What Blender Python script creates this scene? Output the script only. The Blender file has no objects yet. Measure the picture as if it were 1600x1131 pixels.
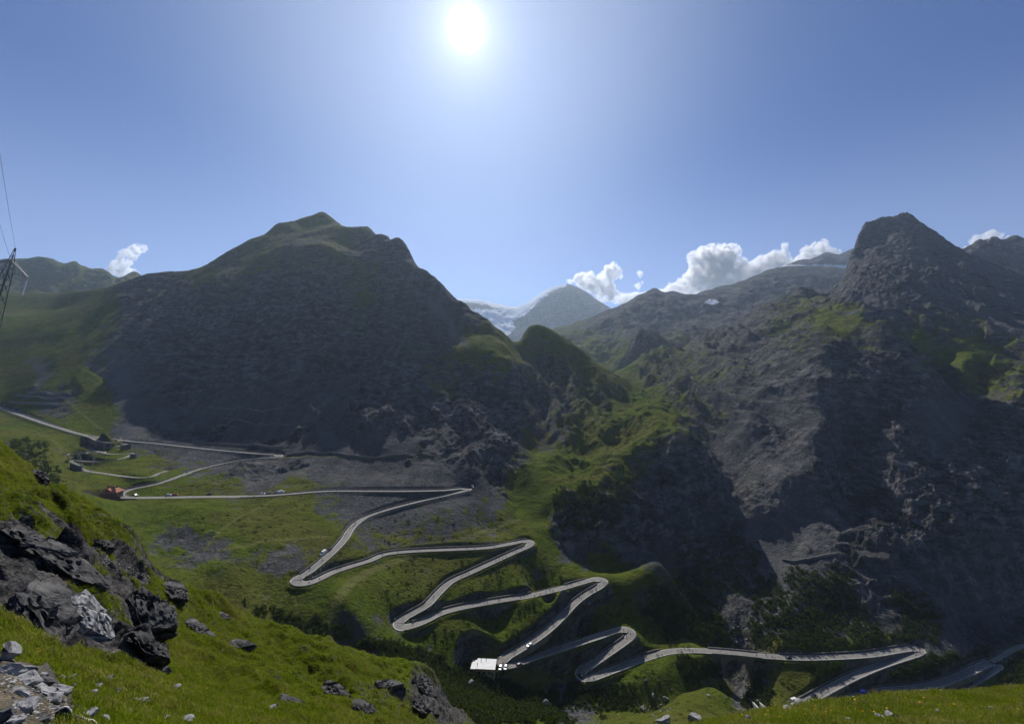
import bpy, math, random
import numpy as np
from mathutils import Vector, Matrix
random.seed(7); RNG = np.random.default_rng(7)

# ------------------------------------------------------------------ camera, sky, sun, exposure
W0, H0, F, CX, YH = 1600.0, 1131.0, 625.0, 800.0, 598.0      # photograph size, focal length in px, principal column, horizon row
S = bpy.context.scene
COL = S.collection
cam = bpy.data.objects.new('camera', bpy.data.cameras.new('camera')); COL.objects.link(cam)
cam.location = (0, 0, 0); cam.rotation_euler = (math.radians(90), 0, 0)
cam.data.sensor_width = 36.0; cam.data.lens = 36.0 * F / W0
cam.data.shift_y = (YH - H0 / 2) / W0
cam.data.clip_start = 0.2; cam.data.clip_end = 60000
S.camera = cam

SUNV = Vector((728 - CX, F, YH - 45)).normalized()            # towards the sun
SUN_EL = math.asin(SUNV.z); SUN_AZ = math.atan2(SUNV.x, SUNV.y)
world = bpy.data.worlds.new('World'); S.world = world; world.use_nodes = True
wn, wl = world.node_tree.nodes, world.node_tree.links
wn.clear()
wout = wn.new('ShaderNodeOutputWorld'); wbg = wn.new('ShaderNodeBackground'); wsky = wn.new('ShaderNodeTexSky')
wsky.sky_type = 'NISHITA'; wsky.sun_disc = False
wsky.sun_elevation = SUN_EL; wsky.sun_rotation = SUN_AZ
wsky.altitude = 2300; wsky.air_density = 1.0; wsky.dust_density = 1.6; wsky.ozone_density = 1.6
SKY_STRENGTH = 0.062
wbg.inputs['Strength'].default_value = SKY_STRENGTH
# the sun itself and its aureole, as part of the sky
tc = wn.new('ShaderNodeTexCoord'); nrm = wn.new('ShaderNodeVectorMath'); nrm.operation = 'NORMALIZE'
dot = wn.new('ShaderNodeVectorMath'); dot.operation = 'DOT_PRODUCT'; dot.inputs[1].default_value = SUNV
wl.new(tc.outputs['Generated'], nrm.inputs[0]); wl.new(nrm.outputs[0], dot.inputs[0])
def wmath(op, a, b=None):
    m = wn.new('ShaderNodeMath'); m.operation = op
    for i, v in enumerate((a, b)):
        if v is None: continue
        if isinstance(v, (int, float)): m.inputs[i].default_value = v
        else: wl.new(v, m.inputs[i])
    return m.outputs[0]
ang = wmath('ARCCOSINE', wmath('MINIMUM', dot.outputs['Value'], 0.9999999))
core = wmath('MULTIPLY', wmath('EXPONENT', wmath('MULTIPLY', wmath('POWER', wmath('DIVIDE', ang, 0.016), 2.0), -1.0)), 260.0)
halo = wmath('ADD', wmath('MULTIPLY', wmath('EXPONENT', wmath('DIVIDE', ang, -0.05)), 16.0), wmath('MULTIPLY', wmath('EXPONENT', wmath('MULTIPLY', wmath('POWER', wmath('DIVIDE', ang, 0.40), 2.8), -1.0)), 5.0))
sepw = wn.new('ShaderNodeSeparateXYZ'); wl.new(nrm.outputs[0], sepw.inputs[0])
hzn = wn.new('ShaderNodeMapRange'); hzn.interpolation_type = 'SMOOTHSTEP'; wl.new(sepw.outputs['Z'], hzn.inputs[0])
for i_, v_ in enumerate((0.50, 0.18, 0.0, 2.6)): hzn.inputs[i_ + 1].default_value = v_
glow = wmath('ADD', wmath('ADD', core, halo), hzn.outputs[0])
gcol = wn.new('ShaderNodeMix'); gcol.data_type = 'RGBA'; gcol.blend_type = 'ADD'; gcol.inputs[0].default_value = 1.0
gv = wn.new('ShaderNodeVectorMath'); gv.operation = 'SCALE'; gv.inputs[0].default_value = (0.95, 0.95, 0.92)
wl.new(glow, gv.inputs['Scale']); tint = wn.new('ShaderNodeMix'); tint.data_type = 'RGBA'; tint.blend_type = 'MULTIPLY'; tint.inputs[0].default_value = 1.0; tint.inputs[7].default_value = (0.36, 0.72, 1.3, 1)
wl.new(wsky.outputs[0], tint.inputs[6]); wl.new(tint.outputs[2], gcol.inputs[6]); wl.new(gv.outputs[0], gcol.inputs[7])
wl.new(gcol.outputs[2], wbg.inputs['Color']); wl.new(wbg.outputs[0], wout.inputs['Surface'])

sun = bpy.data.objects.new('sun', bpy.data.lights.new('sun', 'SUN')); COL.objects.link(sun)
sun.data.energy = 5.0; sun.data.angle = math.radians(0.53); sun.data.color = (1.0, 0.965, 0.92)
sun.rotation_euler = (-SUNV).to_track_quat('-Z', 'Y').to_euler()

S.view_settings.view_transform = 'Standard'; S.view_settings.look = 'None'
S.view_settings.exposure = 0.0; S.view_settings.gamma = 1.0; S.view_settings.use_curve_mapping = False
S.render.engine = 'CYCLES'
S.cycles.use_denoising = True
S.cycles.max_bounces = 4; S.cycles.diffuse_bounces = 1; S.cycles.glossy_bounces = 1
S.cycles.transmission_bounces = 2; S.cycles.volume_bounces = 2; S.cycles.use_adaptive_sampling = True; S.cycles.adaptive_threshold = 0.02; S.cycles.adaptive_min_samples = 12; S.cycles.transparent_max_bounces = 8

# ------------------------------------------------------------------ helpers
def P(px, py, d): return np.array(((px - CX) / F * d, d, (YH - py) / F * d))
def lin(r, g, b):
    f = lambda c: (c / 255 / 12.92) if c <= 10 else ((c / 255 + 0.055) / 1.055) ** 2.4
    return (f(r), f(g), f(b), 1.0)
def tag(o, label=None, cat=None, group=None, kind=None):
    if label: o['label'] = label
    if cat: o['category'] = cat
    if group: o['group'] = group
    if kind or cat: o['kind'] = kind or 'thing'
    return o
def empty(name, loc=(0, 0, 0), rz=0):
    o = bpy.data.objects.new(name, None); COL.objects.link(o)
    o.location = loc; o.rotation_euler = (0, 0, rz); o.empty_display_size = 0.1
    return o

def _hash(ix, iy, seed):
    h = (ix.astype(np.int64) * 374761393 + iy.astype(np.int64) * 668265263 + seed * 1442695041) & 0xffffffff
    h = ((h ^ (h >> 13)) * 1274126177) & 0xffffffff
    return (h ^ (h >> 16)) & 0xffff
_GA = np.arange(65536) * (2 * math.pi / 65536)
_GX, _GY = np.cos(_GA).astype(np.float32), np.sin(_GA).astype(np.float32)
def perlin(x, y, seed=0):
    ix, iy = np.floor(x), np.floor(y); fx, fy = (x - ix).astype(np.float32), (y - iy).astype(np.float32)
    ix, iy = ix.astype(np.int64), iy.astype(np.int64)
    u, v = fx * fx * fx * (fx * (fx * 6 - 15) + 10), fy * fy * fy * (fy * (fy * 6 - 15) + 10)
    def g(a, b):
        h = _hash(ix + a, iy + b, seed); return _GX[h] * (fx - a) + _GY[h] * (fy - b)
    n0 = g(0, 0) * (1 - u) + g(1, 0) * u; n1 = g(0, 1) * (1 - u) + g(1, 1) * u
    return (n0 * (1 - v) + n1 * v) * 1.5
def fbm(x, y, lam, octs, seed=0, gain=0.5, ridged=False):
    a, s = 1.0, np.zeros(np.shape(x), np.float32)
    for i in range(octs):
        n = perlin(x / lam, y / lam, seed + i * 17)
        if ridged: n = 1 - 2 * np.abs(n)
        s += a * n; lam *= 0.5; a *= gain
    return s
def smooth(e0, e1, x):
    t = np.clip((x - e0) / (e1 - e0), 0, 1); return t * t * (3 - 2 * t)

class RBF:                                     # smooth surface through scattered points (px, distance) -> slope of the sight line
    def __init__(self, pts, c=0.02, reg=1e-4):
        p = np.array([(a / F, math.log(d)) for a, b, d in pts]); k = np.array([(YH - b) / F for a, b, d in pts])
        n = len(p); self.p, self.c = p, c
        r = np.sqrt(((p[:, None] - p[None]) ** 2).sum(-1) + c * c)
        A = np.zeros((n + 3, n + 3)); A[:n, :n] = r - reg * np.eye(n); A[:n, n] = 1; A[:n, n + 1:] = p; A[n, :n] = 1; A[n + 1:, :n] = p.T
        self.w = np.linalg.solve(A, np.concatenate([k, np.zeros(3)]))
    def __call__(self, px, d):
        px = np.asarray(px, float); q = np.stack([px.ravel() / F, np.log(np.asarray(d, float)).ravel()], 1).astype(np.float32)
        out = np.empty(len(q), np.float32); p = self.p.astype(np.float32); w = self.w
        w32 = w[:-3].astype(np.float32); c2 = np.float32(self.c ** 2)
        for s in range(0, len(q), 20000):
            b = q[s:s + 20000]
            r = np.sqrt((b[:, None, 0] - p[None, :, 0]) ** 2 + (b[:, None, 1] - p[None, :, 1]) ** 2 + c2)
            out[s:s + 20000] = r @ w32 + (w[-3] + b @ w[-2:]).astype(np.float32)
        return out.reshape(px.shape)
def crest(pts, back=0.12, slope=0.8):           # crest line + the hidden far side that falls away behind it
    o = []
    for a, b, d in pts:
        o.append((a, b, d)); z = (YH - b) / F * d; d2 = d * math.exp(back); z2 = z - slope * (d2 - d)
        o.append((a, YH - z2 / d2 * F, d2))
    return o

def grid_mesh(name, X, Y, Z, mat, mask=None, attrs=None, kind='structure', label=None, hide=None):
    """quad sheet from 2-D arrays, faces chosen by mask, own analytic normals so neighbouring sheets meet without a seam"""
    R, C = X.shape
    idx = np.arange(R * C).reshape(R, C)
    f = np.stack([idx[:-1, :-1], idx[:-1, 1:], idx[1:, 1:], idx[1:, :-1]], -1)
    f = f[mask] if mask is not None else f.reshape(-1, 4)
    f = f.reshape(-1, 4)
    used = np.zeros(R * C, bool); used[f.ravel()] = True
    new = np.cumsum(used) - 1
    f = new[f].astype(np.int32)
    co = np.stack([X.ravel()[used], Y.ravel()[used], Z.ravel()[used]], 1).astype(np.float32)
    me = bpy.data.meshes.new(name)
    me.vertices.add(len(co)); me.vertices.foreach_set('co', co.ravel())
    me.loops.add(f.size); me.loops.foreach_set('vertex_index', f.ravel())
    me.polygons.add(len(f)); me.polygons.foreach_set('loop_start', np.arange(0, f.size, 4, dtype=np.int32))
    me.polygons.foreach_set('use_smooth', np.ones(len(f), bool))
    me.update(calc_edges=True)
    for k, v in (attrs or {}).items():
        a = me.attributes.new(k, 'FLOAT', 'POINT'); a.data.foreach_set('value', v.ravel()[used].astype(np.float32))
    me.materials.append(mat)
    o = bpy.data.objects.new(name, me); COL.objects.link(o); tag(o, label, None, None, kind)
    return o

class MB:                                       # collects shapes, builds ONE mesh object
    def __init__(self): self.v, self.f, self.m = [], [], []
    def add(self, vs, fs, mi=0):
        b = len(self.v); self.v += [tuple(v) for v in vs]; self.f += [tuple(i + b for i in q) for q in fs]; self.m += [mi] * len(fs); return self
    def box(self, x0, x1, y0, y1, z0, z1, mi=0):
        v = [(x, y, z) for z in (z0, z1) for y in (y0, y1) for x in (x0, x1)]
        return self.add(v, [(0, 2, 3, 1), (4, 5, 7, 6), (0, 1, 5, 4), (2, 6, 7, 3), (0, 4, 6, 2), (1, 3, 7, 5)], mi)
    def bar(self, a, b, r, n=4, mi=0, r2=None):
        a, b = Vector(a), Vector(b); t = (b - a).normalized(); u = t.orthogonal().normalized(); w = t.cross(u); r2 = r if r2 is None else r2
        v = [a + (u * math.cos(2 * math.pi * i / n) + w * math.sin(2 * math.pi * i / n)) * r for i in range(n)]
        v += [b + (u * math.cos(2 * math.pi * i / n) + w * math.sin(2 * math.pi * i / n)) * r2 for i in range(n)]
        return self.add(v, [(i, (i + 1) % n, n + (i + 1) % n, n + i) for i in range(n)] + [tuple(range(n - 1, -1, -1)), tuple(range(n, 2 * n))], mi)
    def loft(self, rings, caps=True, mi=0):
        n = len(rings[0]); v = [p for r in rings for p in r]
        f = [(k * n + i, k * n + (i + 1) % n, (k + 1) * n + (i + 1) % n, (k + 1) * n + i) for k in range(len(rings) - 1) for i in range(n)]
        if caps: f += [tuple(range(n - 1, -1, -1)), tuple((len(rings) - 1) * n + i for i in range(n))]
        return self.add(v, f, mi)
    def mesh(self, name, *mats, sm=False):
        me = bpy.data.meshes.new(name); me.from_pydata(self.v, [], self.f)
        for m in mats: me.materials.append(m)
        me.polygons.foreach_set('material_index', self.m)
        if sm: me.polygons.foreach_set('use_smooth', [True] * len(self.f))
        me.update(); return me
    def build(self, name, mat, parent=None, sm=False):
        mats = mat if isinstance(mat, (list, tuple)) else [mat]
        return link(self.mesh(name, *mats, sm=sm), name, parent)
def link(me, name, parent=None):
    o = bpy.data.objects.new(name, me); COL.objects.link(o)
    if parent: o.parent = parent
    return o
def copy_tree(o, parent=None):
    c = o.copy(); COL.objects.link(c); c.parent = parent
    for ch in o.children: copy_tree(ch, c)
    return c

# ------------------------------------------------------------------ materials
class NT:
    def __init__(self, name):
        self.m = bpy.data.materials.new(name); self.m.use_nodes = True
        self.n, self.l = self.m.node_tree.nodes, self.m.node_tree.links
        self.bs = self.n['Principled BSDF']; self.out = self.n['Material Output']
    def put(self, v, sock):
        if hasattr(v, 'links') or hasattr(v, 'is_linked'): self.l.new(v, sock)
        else: sock.default_value = v
    def noise(self, scale, detail=4, rough=0.55, vec=None, dist=0.0):
        t = self.n.new('ShaderNodeTexNoise'); t.inputs['Scale'].default_value = scale; t.inputs['Detail'].default_value = detail
        t.inputs['Roughness'].default_value = rough; t.inputs['Distortion'].default_value = dist
        self.l.new(vec if vec is not None else self.pos(), t.inputs['Vector']); return t.outputs['Fac']
    def voro(self, scale, vec=None, feat='F1', out='Distance'):
        t = self.n.new('ShaderNodeTexVoronoi'); t.feature = feat; t.inputs['Scale'].default_value = scale
        self.l.new(vec if vec is not None else self.pos(), t.inputs['Vector']); return t.outputs[out]
    def pos(self):
        if not hasattr(self, '_p'): self._p = self.n.new('ShaderNodeNewGeometry')
        return self._p.outputs['Position']
    def obj(self):
        if not hasattr(self, '_o'): self._o = self.n.new('ShaderNodeTexCoord')
        return self._o.outputs['Object']
    def nz(self):
        self.pos()
        s = self.n.new('ShaderNodeSeparateXYZ'); self.l.new(self._p.outputs['True Normal'], s.inputs[0]); return s.outputs['Z']
    def attr(self, name):
        a = self.n.new('ShaderNodeAttribute'); a.attribute_name = name; return a.outputs['Fac']
    def scalevec(self, v, s):
        m = self.n.new('ShaderNodeVectorMath'); m.operation = 'MULTIPLY'; self.l.new(v, m.inputs[0]); m.inputs[1].default_value = s; return m.outputs[0]
    def math(self, op, a, b=0.0, c=None):
        m = self.n.new('ShaderNodeMath'); m.operation = op; self.put(a, m.inputs[0]); self.put(b, m.inputs[1])
        if c is not None: self.put(c, m.inputs[2])
        return m.outputs[0]
    def mix(self, f, a, b, blend='MIX'):
        m = self.n.new('ShaderNodeMix'); m.data_type = 'RGBA'; m.blend_type = blend
        self.put(f, m.inputs[0]); self.put(a, m.inputs[6]); self.put(b, m.inputs[7]); return m.outputs[2]
    def ramp(self, f, lo, hi, a=0.0, b=1.0):
        m = self.n.new('ShaderNodeMapRange'); m.interpolation_type = 'SMOOTHSTEP'; self.put(f, m.inputs[0])
        for i, v in enumerate((lo, hi, a, b)): self.put(v, m.inputs[i + 1])
        return m.outputs[0]
    def bump(self, h, strength, dist, prev=None):
        b = self.n.new('ShaderNodeBump'); b.inputs['Strength'].default_value = strength; b.inputs['Distance'].default_value = dist
        self.l.new(h, b.inputs['Height'])
        if prev is not None: self.l.new(prev, b.inputs['Normal'])
        return b.outputs[0]
    def done(self, color, rough=0.9, normal=None, spec=0.3, metal=0.0):
        self.put(color, self.bs.inputs['Base Color']); self.put(rough, self.bs.inputs['Roughness'])
        self.bs.inputs['Specular IOR Level'].default_value = spec; self.bs.inputs['Metallic'].default_value = metal
        if normal is not None: self.l.new(normal, self.bs.inputs['Normal'])
        return self.m

def simple(name, col, rough=0.7, var=0.15, scale=3.0, spec=0.3, metal=0.0, bump=0.0, bscale=8.0):
    t = NT(name); n = t.noise(scale, 5, 0.6, t.obj())
    c = t.mix(t.ramp(n, 0.3, 0.7), tuple(x * (1 - var) for x in col[:3]) + (1,), tuple(min(1, x * (1 + var)) for x in col[:3]) + (1,))
    nm = t.bump(t.noise(bscale, 5, 0.6, t.obj()), bump, 0.05) if bump else None
    return t.done(c, rough, nm, spec, metal)

def terrain_mat(name, rocky, rock2, scree, g1, g2, g3, s=1.0, snow=False):
    """bare rock / scree / turf: cover comes from mesh attributes, broken up by noise; s = size of the detail in metres"""
    t = NT(name)
    g, path, sc = t.attr('grass'), t.attr('path'), t.attr('scree')
    n1 = t.noise(0.012 / s, 6, 0.6); n2 = t.noise(0.09 / s, 6, 0.65); n3 = t.noise(0.5 / s, 5, 0.65)
    sv = t.scalevec(t.pos(), (1.0, 0.6, 2.6))
    strata = t.noise(0.07 / s, 5, 0.6, sv, 0.6)
    rock = t.mix(t.ramp(n2, 0.42, 0.58), tuple(x * 0.75 for x in rocky[:3]) + (1,), rock2); rock = t.mix(t.math('MULTIPLY', t.ramp(n3, 0.52, 0.66), 0.75), rock, tuple(x * 2.0 for x in rock2[:3]) + (1,)); rock = t.mix(t.math('MULTIPLY', t.ramp(n1, 0.5, 0.7), 0.5), rock, tuple(x * 0.55 for x in rocky[:3]) + (1,))
    rock = t.mix(t.ramp(strata, 0.44, 0.58), t.mix(1.0, rock, (0.6, 0.6, 0.62, 1), 'MULTIPLY'), t.mix(0.4, rock, (rock2[0] * 1.6, rock2[1] * 1.55, rock2[2] * 1.5, 1)))
    wv = t.n.new('ShaderNodeVectorMath'); wv.operation = 'ADD'; t.l.new(t.scalevec(t.pos(), (1.0, 0.8, 1.5)), wv.inputs[0]); cn = t.n.new('ShaderNodeTexNoise'); cn.inputs['Scale'].default_value = 0.12 / s; t.l.new(t.pos(), cn.inputs['Vector'])
    sv2 = t.n.new('ShaderNodeVectorMath'); sv2.operation = 'SCALE'; sv2.inputs['Scale'].default_value = 9.0 * s; t.l.new(cn.outputs['Color'], sv2.inputs[0]); t.l.new(sv2.outputs[0], wv.inputs[1])
    blk = t.n.new('ShaderNodeSeparateColor'); t.l.new(t.voro(0.11 / s, wv.outputs[0], 'F1', 'Color'), blk.inputs[0]); edge = t.voro(0.11 / s, wv.outputs[0], 'DISTANCE_TO_EDGE')
    rock = t.mix(t.math('MULTIPLY', blk.outputs[0], 0.55), rock, t.mix(1.0, rock, (1.9, 1.85, 1.8, 1), 'MULTIPLY')); rock = t.mix(t.ramp(edge, 0.06, 0.0, 0.0, 0.35), rock, (rocky[0] * 0.4, rocky[1] * 0.4, rocky[2] * 0.42, 1))
    stones = t.ramp(n3, 0.5, 0.75)
    screec = t.mix(t.ramp(n2, 0.3, 0.7), scree, tuple(x * 0.72 for x in scree[:3]) + (1,))
    screec = t.mix(t.math('MULTIPLY', stones, 0.7), screec, tuple(min(1, x * 2.1) for x in scree[:3]) + (1,))
    base = t.mix(sc, rock, screec)
    strk = t.noise(0.1 / s, 5, 0.6, t.scalevec(t.pos(), (1.0, 0.13, 0.13)), 0.3)
    base = t.mix(t.ramp(strk, 0.3, 0.6, 0.45, 0.0), base, t.mix(1.0, base, (0.45, 0.46, 0.48, 1), 'MULTIPLY'))
    base = t.mix(t.ramp(strk, 0.55, 0.75, 0.0, 0.4), base, t.mix(1.0, base, (1.7, 1.62, 1.52, 1), 'MULTIPLY'))
    turf = t.mix(t.ramp(n2, 0.3, 0.7), g1, g2)
    turf = t.mix(t.ramp(n1, 0.4, 0.6), turf, g3)
    turf = t.mix(t.math('MULTIPLY', t.ramp(n3, 0.52, 0.72), 0.5), turf, tuple(x * 0.5 for x in g1[:3]) + (1,))
    terr = t.noise(0.55 / s, 3, 0.5, t.scalevec(t.pos(), (0.07, 0.07, 1.0)), 0.4)
    turf = t.mix(t.ramp(terr, 0.48, 0.66, 0.0, 0.55), turf, t.mix(1.0, turf, (0.5, 0.55, 0.6, 1), 'MULTIPLY'))
    dots = t.voro(0.16 / s, None, 'F1', 'Distance')
    turf = t.mix(t.math('MULTIPLY', t.ramp(dots, 0.34, 0.16), t.ramp(n1, 0.42, 0.6)), turf, (g1[0] * 0.45, g1[1] * 0.42, g1[2] * 0.6, 1))
    turf = t.mix(t.ramp(t.noise(0.03 / s, 5, 0.6), 0.55, 0.72, 0.0, 0.6), turf, (0.085, 0.078, 0.022, 1))
    cover = t.math('ADD', g, t.math('MULTIPLY', t.math('SUBTRACT', n2, 0.5), 1.5))
    cover = t.math('ADD', cover, t.math('MULTIPLY', t.math('SUBTRACT', n3, 0.5), 0.7))
    cover = t.math('MULTIPLY', t.ramp(cover, 0.36, 0.62), t.ramp(t.nz(), 0.36, 0.62))
    col = t.mix(cover, base, turf)
    col = t.mix(t.math('MULTIPLY', t.attr('pale'), t.ramp(n2, 0.3, 0.55, 0.35, 0.8)), col, (0.125, 0.123, 0.12, 1))
    col = t.mix(t.math('MULTIPLY', path, 0.8), col, (0.15, 0.15, 0.05, 1))
    if snow:
        sn = t.ramp(t.math('ADD', t.attr('snow'), t.math('MULTIPLY', t.math('SUBTRACT', n2, 0.5), 1.0)), 0.42, 0.58)
        col = t.mix(sn, col, (0.85, 0.87, 0.9, 1))
    nb = t.bump(n2, 1.0, 5.0 * s); nb = t.bump(n3, 1.0, 2.0 * s, nb)
    nb = t.bump(t.math('MULTIPLY', t.ramp(edge, 0.0, 0.12), t.math('SUBTRACT', 1.0, t.math('MAXIMUM', cover, sc))), 0.45, 1.0 * s, nb)
    return t.done(col, 1.0, nb, 0.03)

ROCK_D, ROCK_L, SCREE = (0.052, 0.052, 0.053, 1), (0.108, 0.107, 0.106, 1), (0.108, 0.107, 0.106, 1)
G1, G2, G3 = (0.06, 0.088, 0.009, 1), (0.1, 0.13, 0.014, 1), (0.108, 0.112, 0.022, 1)
M_TER = terrain_mat('mountain_ground', ROCK_D, ROCK_L, SCREE, G1, G2, G3, 1.0)
M_FAR = terrain_mat('far_mountain_ground', ROCK_D, ROCK_L, SCREE, G1, G2, G3, 4.0, snow=True)
M_NEAR = terrain_mat('near_ground', (0.04, 0.038, 0.036, 1), (0.09, 0.086, 0.082, 1), (0.2, 0.165, 0.11, 1), (0.06, 0.095, 0.005, 1), (0.09, 0.13, 0.006, 1), (0.1, 0.11, 0.014, 1), 0.08)

# ------------------------------------------------------------------ the road, as pixel traces with heights
def trace(anchors, pts):
    """pts: (px, py[, z]); z is given at some points, linear in between; distance follows from z and the sight line"""
    arc = [0.0]
    for a, b in zip(pts, pts[1:]): arc.append(arc[-1] + math.hypot(b[0] - a[0], b[1] - a[1]))
    zs = np.interp(arc, [arc[i] for i, p in enumerate(pts) if len(p) > 2], [p[2] for p in pts if len(p) > 2])
    return np.array([P(p[0], p[1], -z * F / (p[1] - YH) * -1) if False else P(p[0], p[1], z * F / (YH - p[1])) for p, z in zip(pts, zs)])
def spline(c, step=1.5, smooth_m=4.0):
    c = np.asarray(c); out = []
    e = np.vstack([2 * c[0] - c[1], c, 2 * c[-1] - c[-2]])
    for i in range(1, len(e) - 2):
        p0, p1, p2, p3 = e[i - 1:i + 3]; n = max(2, int(np.linalg.norm(p2 - p1) / 0.5))
        t = np.linspace(0, 1, n, endpoint=False)[:, None]
        out.append(0.5 * (2 * p1 + (p2 - p0) * t + (2 * p0 - 5 * p1 + 4 * p2 - p3) * t ** 2 + (3 * p1 - p0 - 3 * p2 + p3) * t ** 3))
    out = np.vstack(out + [e[-2:-1]])
    def res(q, st):
        s = np.concatenate([[0], np.cumsum(np.linalg.norm(np.diff(q, axis=0), axis=1))]); m = max(2, int(s[-1] / st) + 1)
        return np.stack([np.interp(np.linspace(0, s[-1], m), s, q[:, i]) for i in range(3)], 1)
    q = res(out, 0.5); k = max(1, int(smooth_m / 0.5)) | 1
    pad = np.pad(q, ((k // 2, k // 2), (0, 0)), mode='edge'); ker = np.ones(k) / k
    q2 = np.stack([np.convolve(pad[:, i], ker, 'valid') for i in range(3)], 1)
    kz = max(1, int(20 / 0.5)) | 1; padz = np.pad(q[:, 2], (kz // 2, kz // 2), mode='edge'); q2[:, 2] = np.convolve(padz, np.ones(kz) / kz, 'valid')
    return res(q2, step)

LEGS = [
    [(-120, 596, -1.5)] and [(-60, 617, -17), (0, 637, -35), (60, 658), (100, 671), (132, 680, -60), (165, 685), (200, 689), (250, 693.5, -68), (300, 699), (350, 704), (400, 708.5), (425, 710), (437, 711.5, -79)],
    [(437, 711.5, -79), (430, 714.5), (405, 716), (380, 718.5), (340, 726), (300, 737), (262, 751), (235, 758), (210, 763), (194, 768), (187, 773, -90)],
    [(187, 773, -90), (196, 777), (215, 777.5), (260, 777), (320, 776), (400, 775), (450, 772), (490, 768.5), (520, 767), (580, 767), (640, 767), (690, 766), (718, 763.5), (732, 763, -103)],
    [(732, 763, -103), (725, 767), (700, 773), (660, 782), (620, 792), (590, 801), (568, 810), (550, 824), (539, 841), (525, 857), (505, 875), (480, 895), (463, 905, -120)],
    [(463, 905, -120), (466, 911), (480, 911.5), (498, 905), (520, 894), (550, 884), (580, 875), (597, 867), (620, 863), (660, 860), (710, 858), (760, 855.5), (795, 850), (818, 845), (829, 847, -135)],
    [(829, 847, -135), (826, 853), (805, 862), (770, 878), (735, 894), (705, 908), (685, 926), (668, 944), (648, 956), (630, 966), (622, 973, -147)],
    [(622, 973, -147), (628, 980), (645, 977), (665, 969), (690, 957), (725, 948), (780, 938), (830, 930), (880, 918), (915, 908), (935, 904.5), (944, 908, -157.5)],
    [(944, 908, -157.5), (937, 916), (918, 927), (898, 942), (875, 966), (852, 987), (825, 1006), (800, 1021), (786, 1030, -171)],
    [(786, 1030, -171), (784, 1038), (797, 1039), (820, 1031), (860, 1018), (900, 1005), (935, 994), (960, 985), (978, 983), (987, 988, -180)],
    [(987, 988, -180), (982, 997), (960, 1013), (938, 1028), (917, 1042), (906, 1051, -187.5)],
    [(906, 1051, -187.5), (910, 1058), (924, 1058.5), (950, 1049), (985, 1036), (1020, 1024), (1050, 1017), (1090, 1016, -193), (1140, 1019), (1190, 1024), (1240, 1027), (1300, 1026), (1360, 1022), (1410, 1014), (1430, 1012), (1438, 1014, -199.5)],
    [(1438, 1014, -199.5), (1430, 1021), (1405, 1029), (1370, 1041), (1330, 1058), (1295, 1076), (1262, 1094), (1235, 1106, -207)],
    [(1235, 1106, -207), (1240, 1112), (1262, 1110), (1300, 1099), (1340, 1087), (1380, 1078.5), (1430, 1074), (1465, 1068), (1500, 1055), (1535, 1039), (1550, 1034), (1557, 1036, -213)],
    [(1557, 1036, -213), (1553, 1044), (1535, 1055), (1512, 1068), (1490, 1081), (1460, 1098, -222)],
]
OLD = [[(133, 680.5, -60), (144, 684), (155, 689), (175, 692), (187, 692.5), (199, 693.5, -67)],
       [(199, 693.5, -67), (187, 696.5), (175, 699), (155, 699), (142, 697.5), (132, 697.5, -70)],
       [(132, 697.5, -70), (144, 702), (156, 706), (169, 709), (185, 709.5), (207, 708, -74)],
       [(207, 708, -74), (200, 713), (187, 717), (162, 721), (137, 721), (120, 719), (112, 719.5, -79)],
       [(112, 719.5, -79), (119, 726), (129, 733), (141, 736.5), (162, 739.5), (200, 745), (225, 746.5), (237, 745), (247, 740), (262, 735, -84.5)]]
EXTRA = [[(1548, 1034, -212.5), (1562, 1027), (1580, 1016), (1602, 1008), (1650, 1000, -203)]]
def chain(legs): return [p for i, l in enumerate(legs) for p in (l if i == 0 else l[1:])]
ROAD_PTS, OLD_PTS, EX_PTS = chain(LEGS), chain(OLD), chain(EXTRA)
ROAD_C, OLD_C, EX_C = trace(None, ROAD_PTS), trace(None, OLD_PTS), trace(None, EX_PTS)
ROAD, OLDROAD, EXROAD = spline(ROAD_C), spline(OLD_C, 1.2, 3.0), spline(EX_C)
def to_pix(c): c = np.asarray(c); return CX + F * c[..., 0] / c[..., 1], YH - F * c[..., 2] / c[..., 1]

# ------------------------------------------------------------------ middle ground: slope with the hairpins, mountains either side, spur, gorge
BR0, BR1 = 1118, 1180                                          # columns between which the road is on the bridge
def off_bridge(c):
    px, py = to_pix(c); return c[~((px > BR0) & (px < BR1) & (py > 1008) & (py < 1034))]
def rd(c, step):
    c = off_bridge(c); px, py = to_pix(c[::step]); return [(a, b, d) for a, b, d in zip(px, py, c[::step, 1])]
MID = rd(ROAD, 14) + rd(OLDROAD, 9) + rd(EXROAD, 14)
MID += crest([(-250, 468, 1180), (-150, 466, 1180), (-60, 464, 1180), (0, 462, 1180), (60, 463, 1170), (130, 461, 1130), (165, 455, 1060), (200, 440, 985), (232, 428, 962), (270, 427, 965), (312, 422, 985), (345, 400, 1005), (390, 376, 1020), (430, 353, 1090),
              (470, 343, 1150), (490, 339, 1165), (507, 336, 1170), (530, 350, 1120), (555, 363, 1060), (580, 360, 1010), (610, 373, 935), (634, 384, 872), (642, 402, 835), (670, 426, 790), (690, 446, 765), (722, 472, 745), (760, 500, 735), (795, 524, 735)])
MID += crest([(822, 514, 815), (850, 510, 815), (875, 520, 805), (900, 538, 795), (925, 560, 785), (950, 579, 770), (970, 592, 755), (985, 604, 745)], 0.10, 0.6)
MID += [(780, 585, 1450), (850, 592, 1450), (900, 592, 1450), (950, 598, 1400), (1000, 588, 1400), (1050, 575, 1450), (1100, 548, 1450), (1150, 522, 1450), (1200, 494, 1450), (930, 606, 1100), (980, 600, 1150)]
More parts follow.
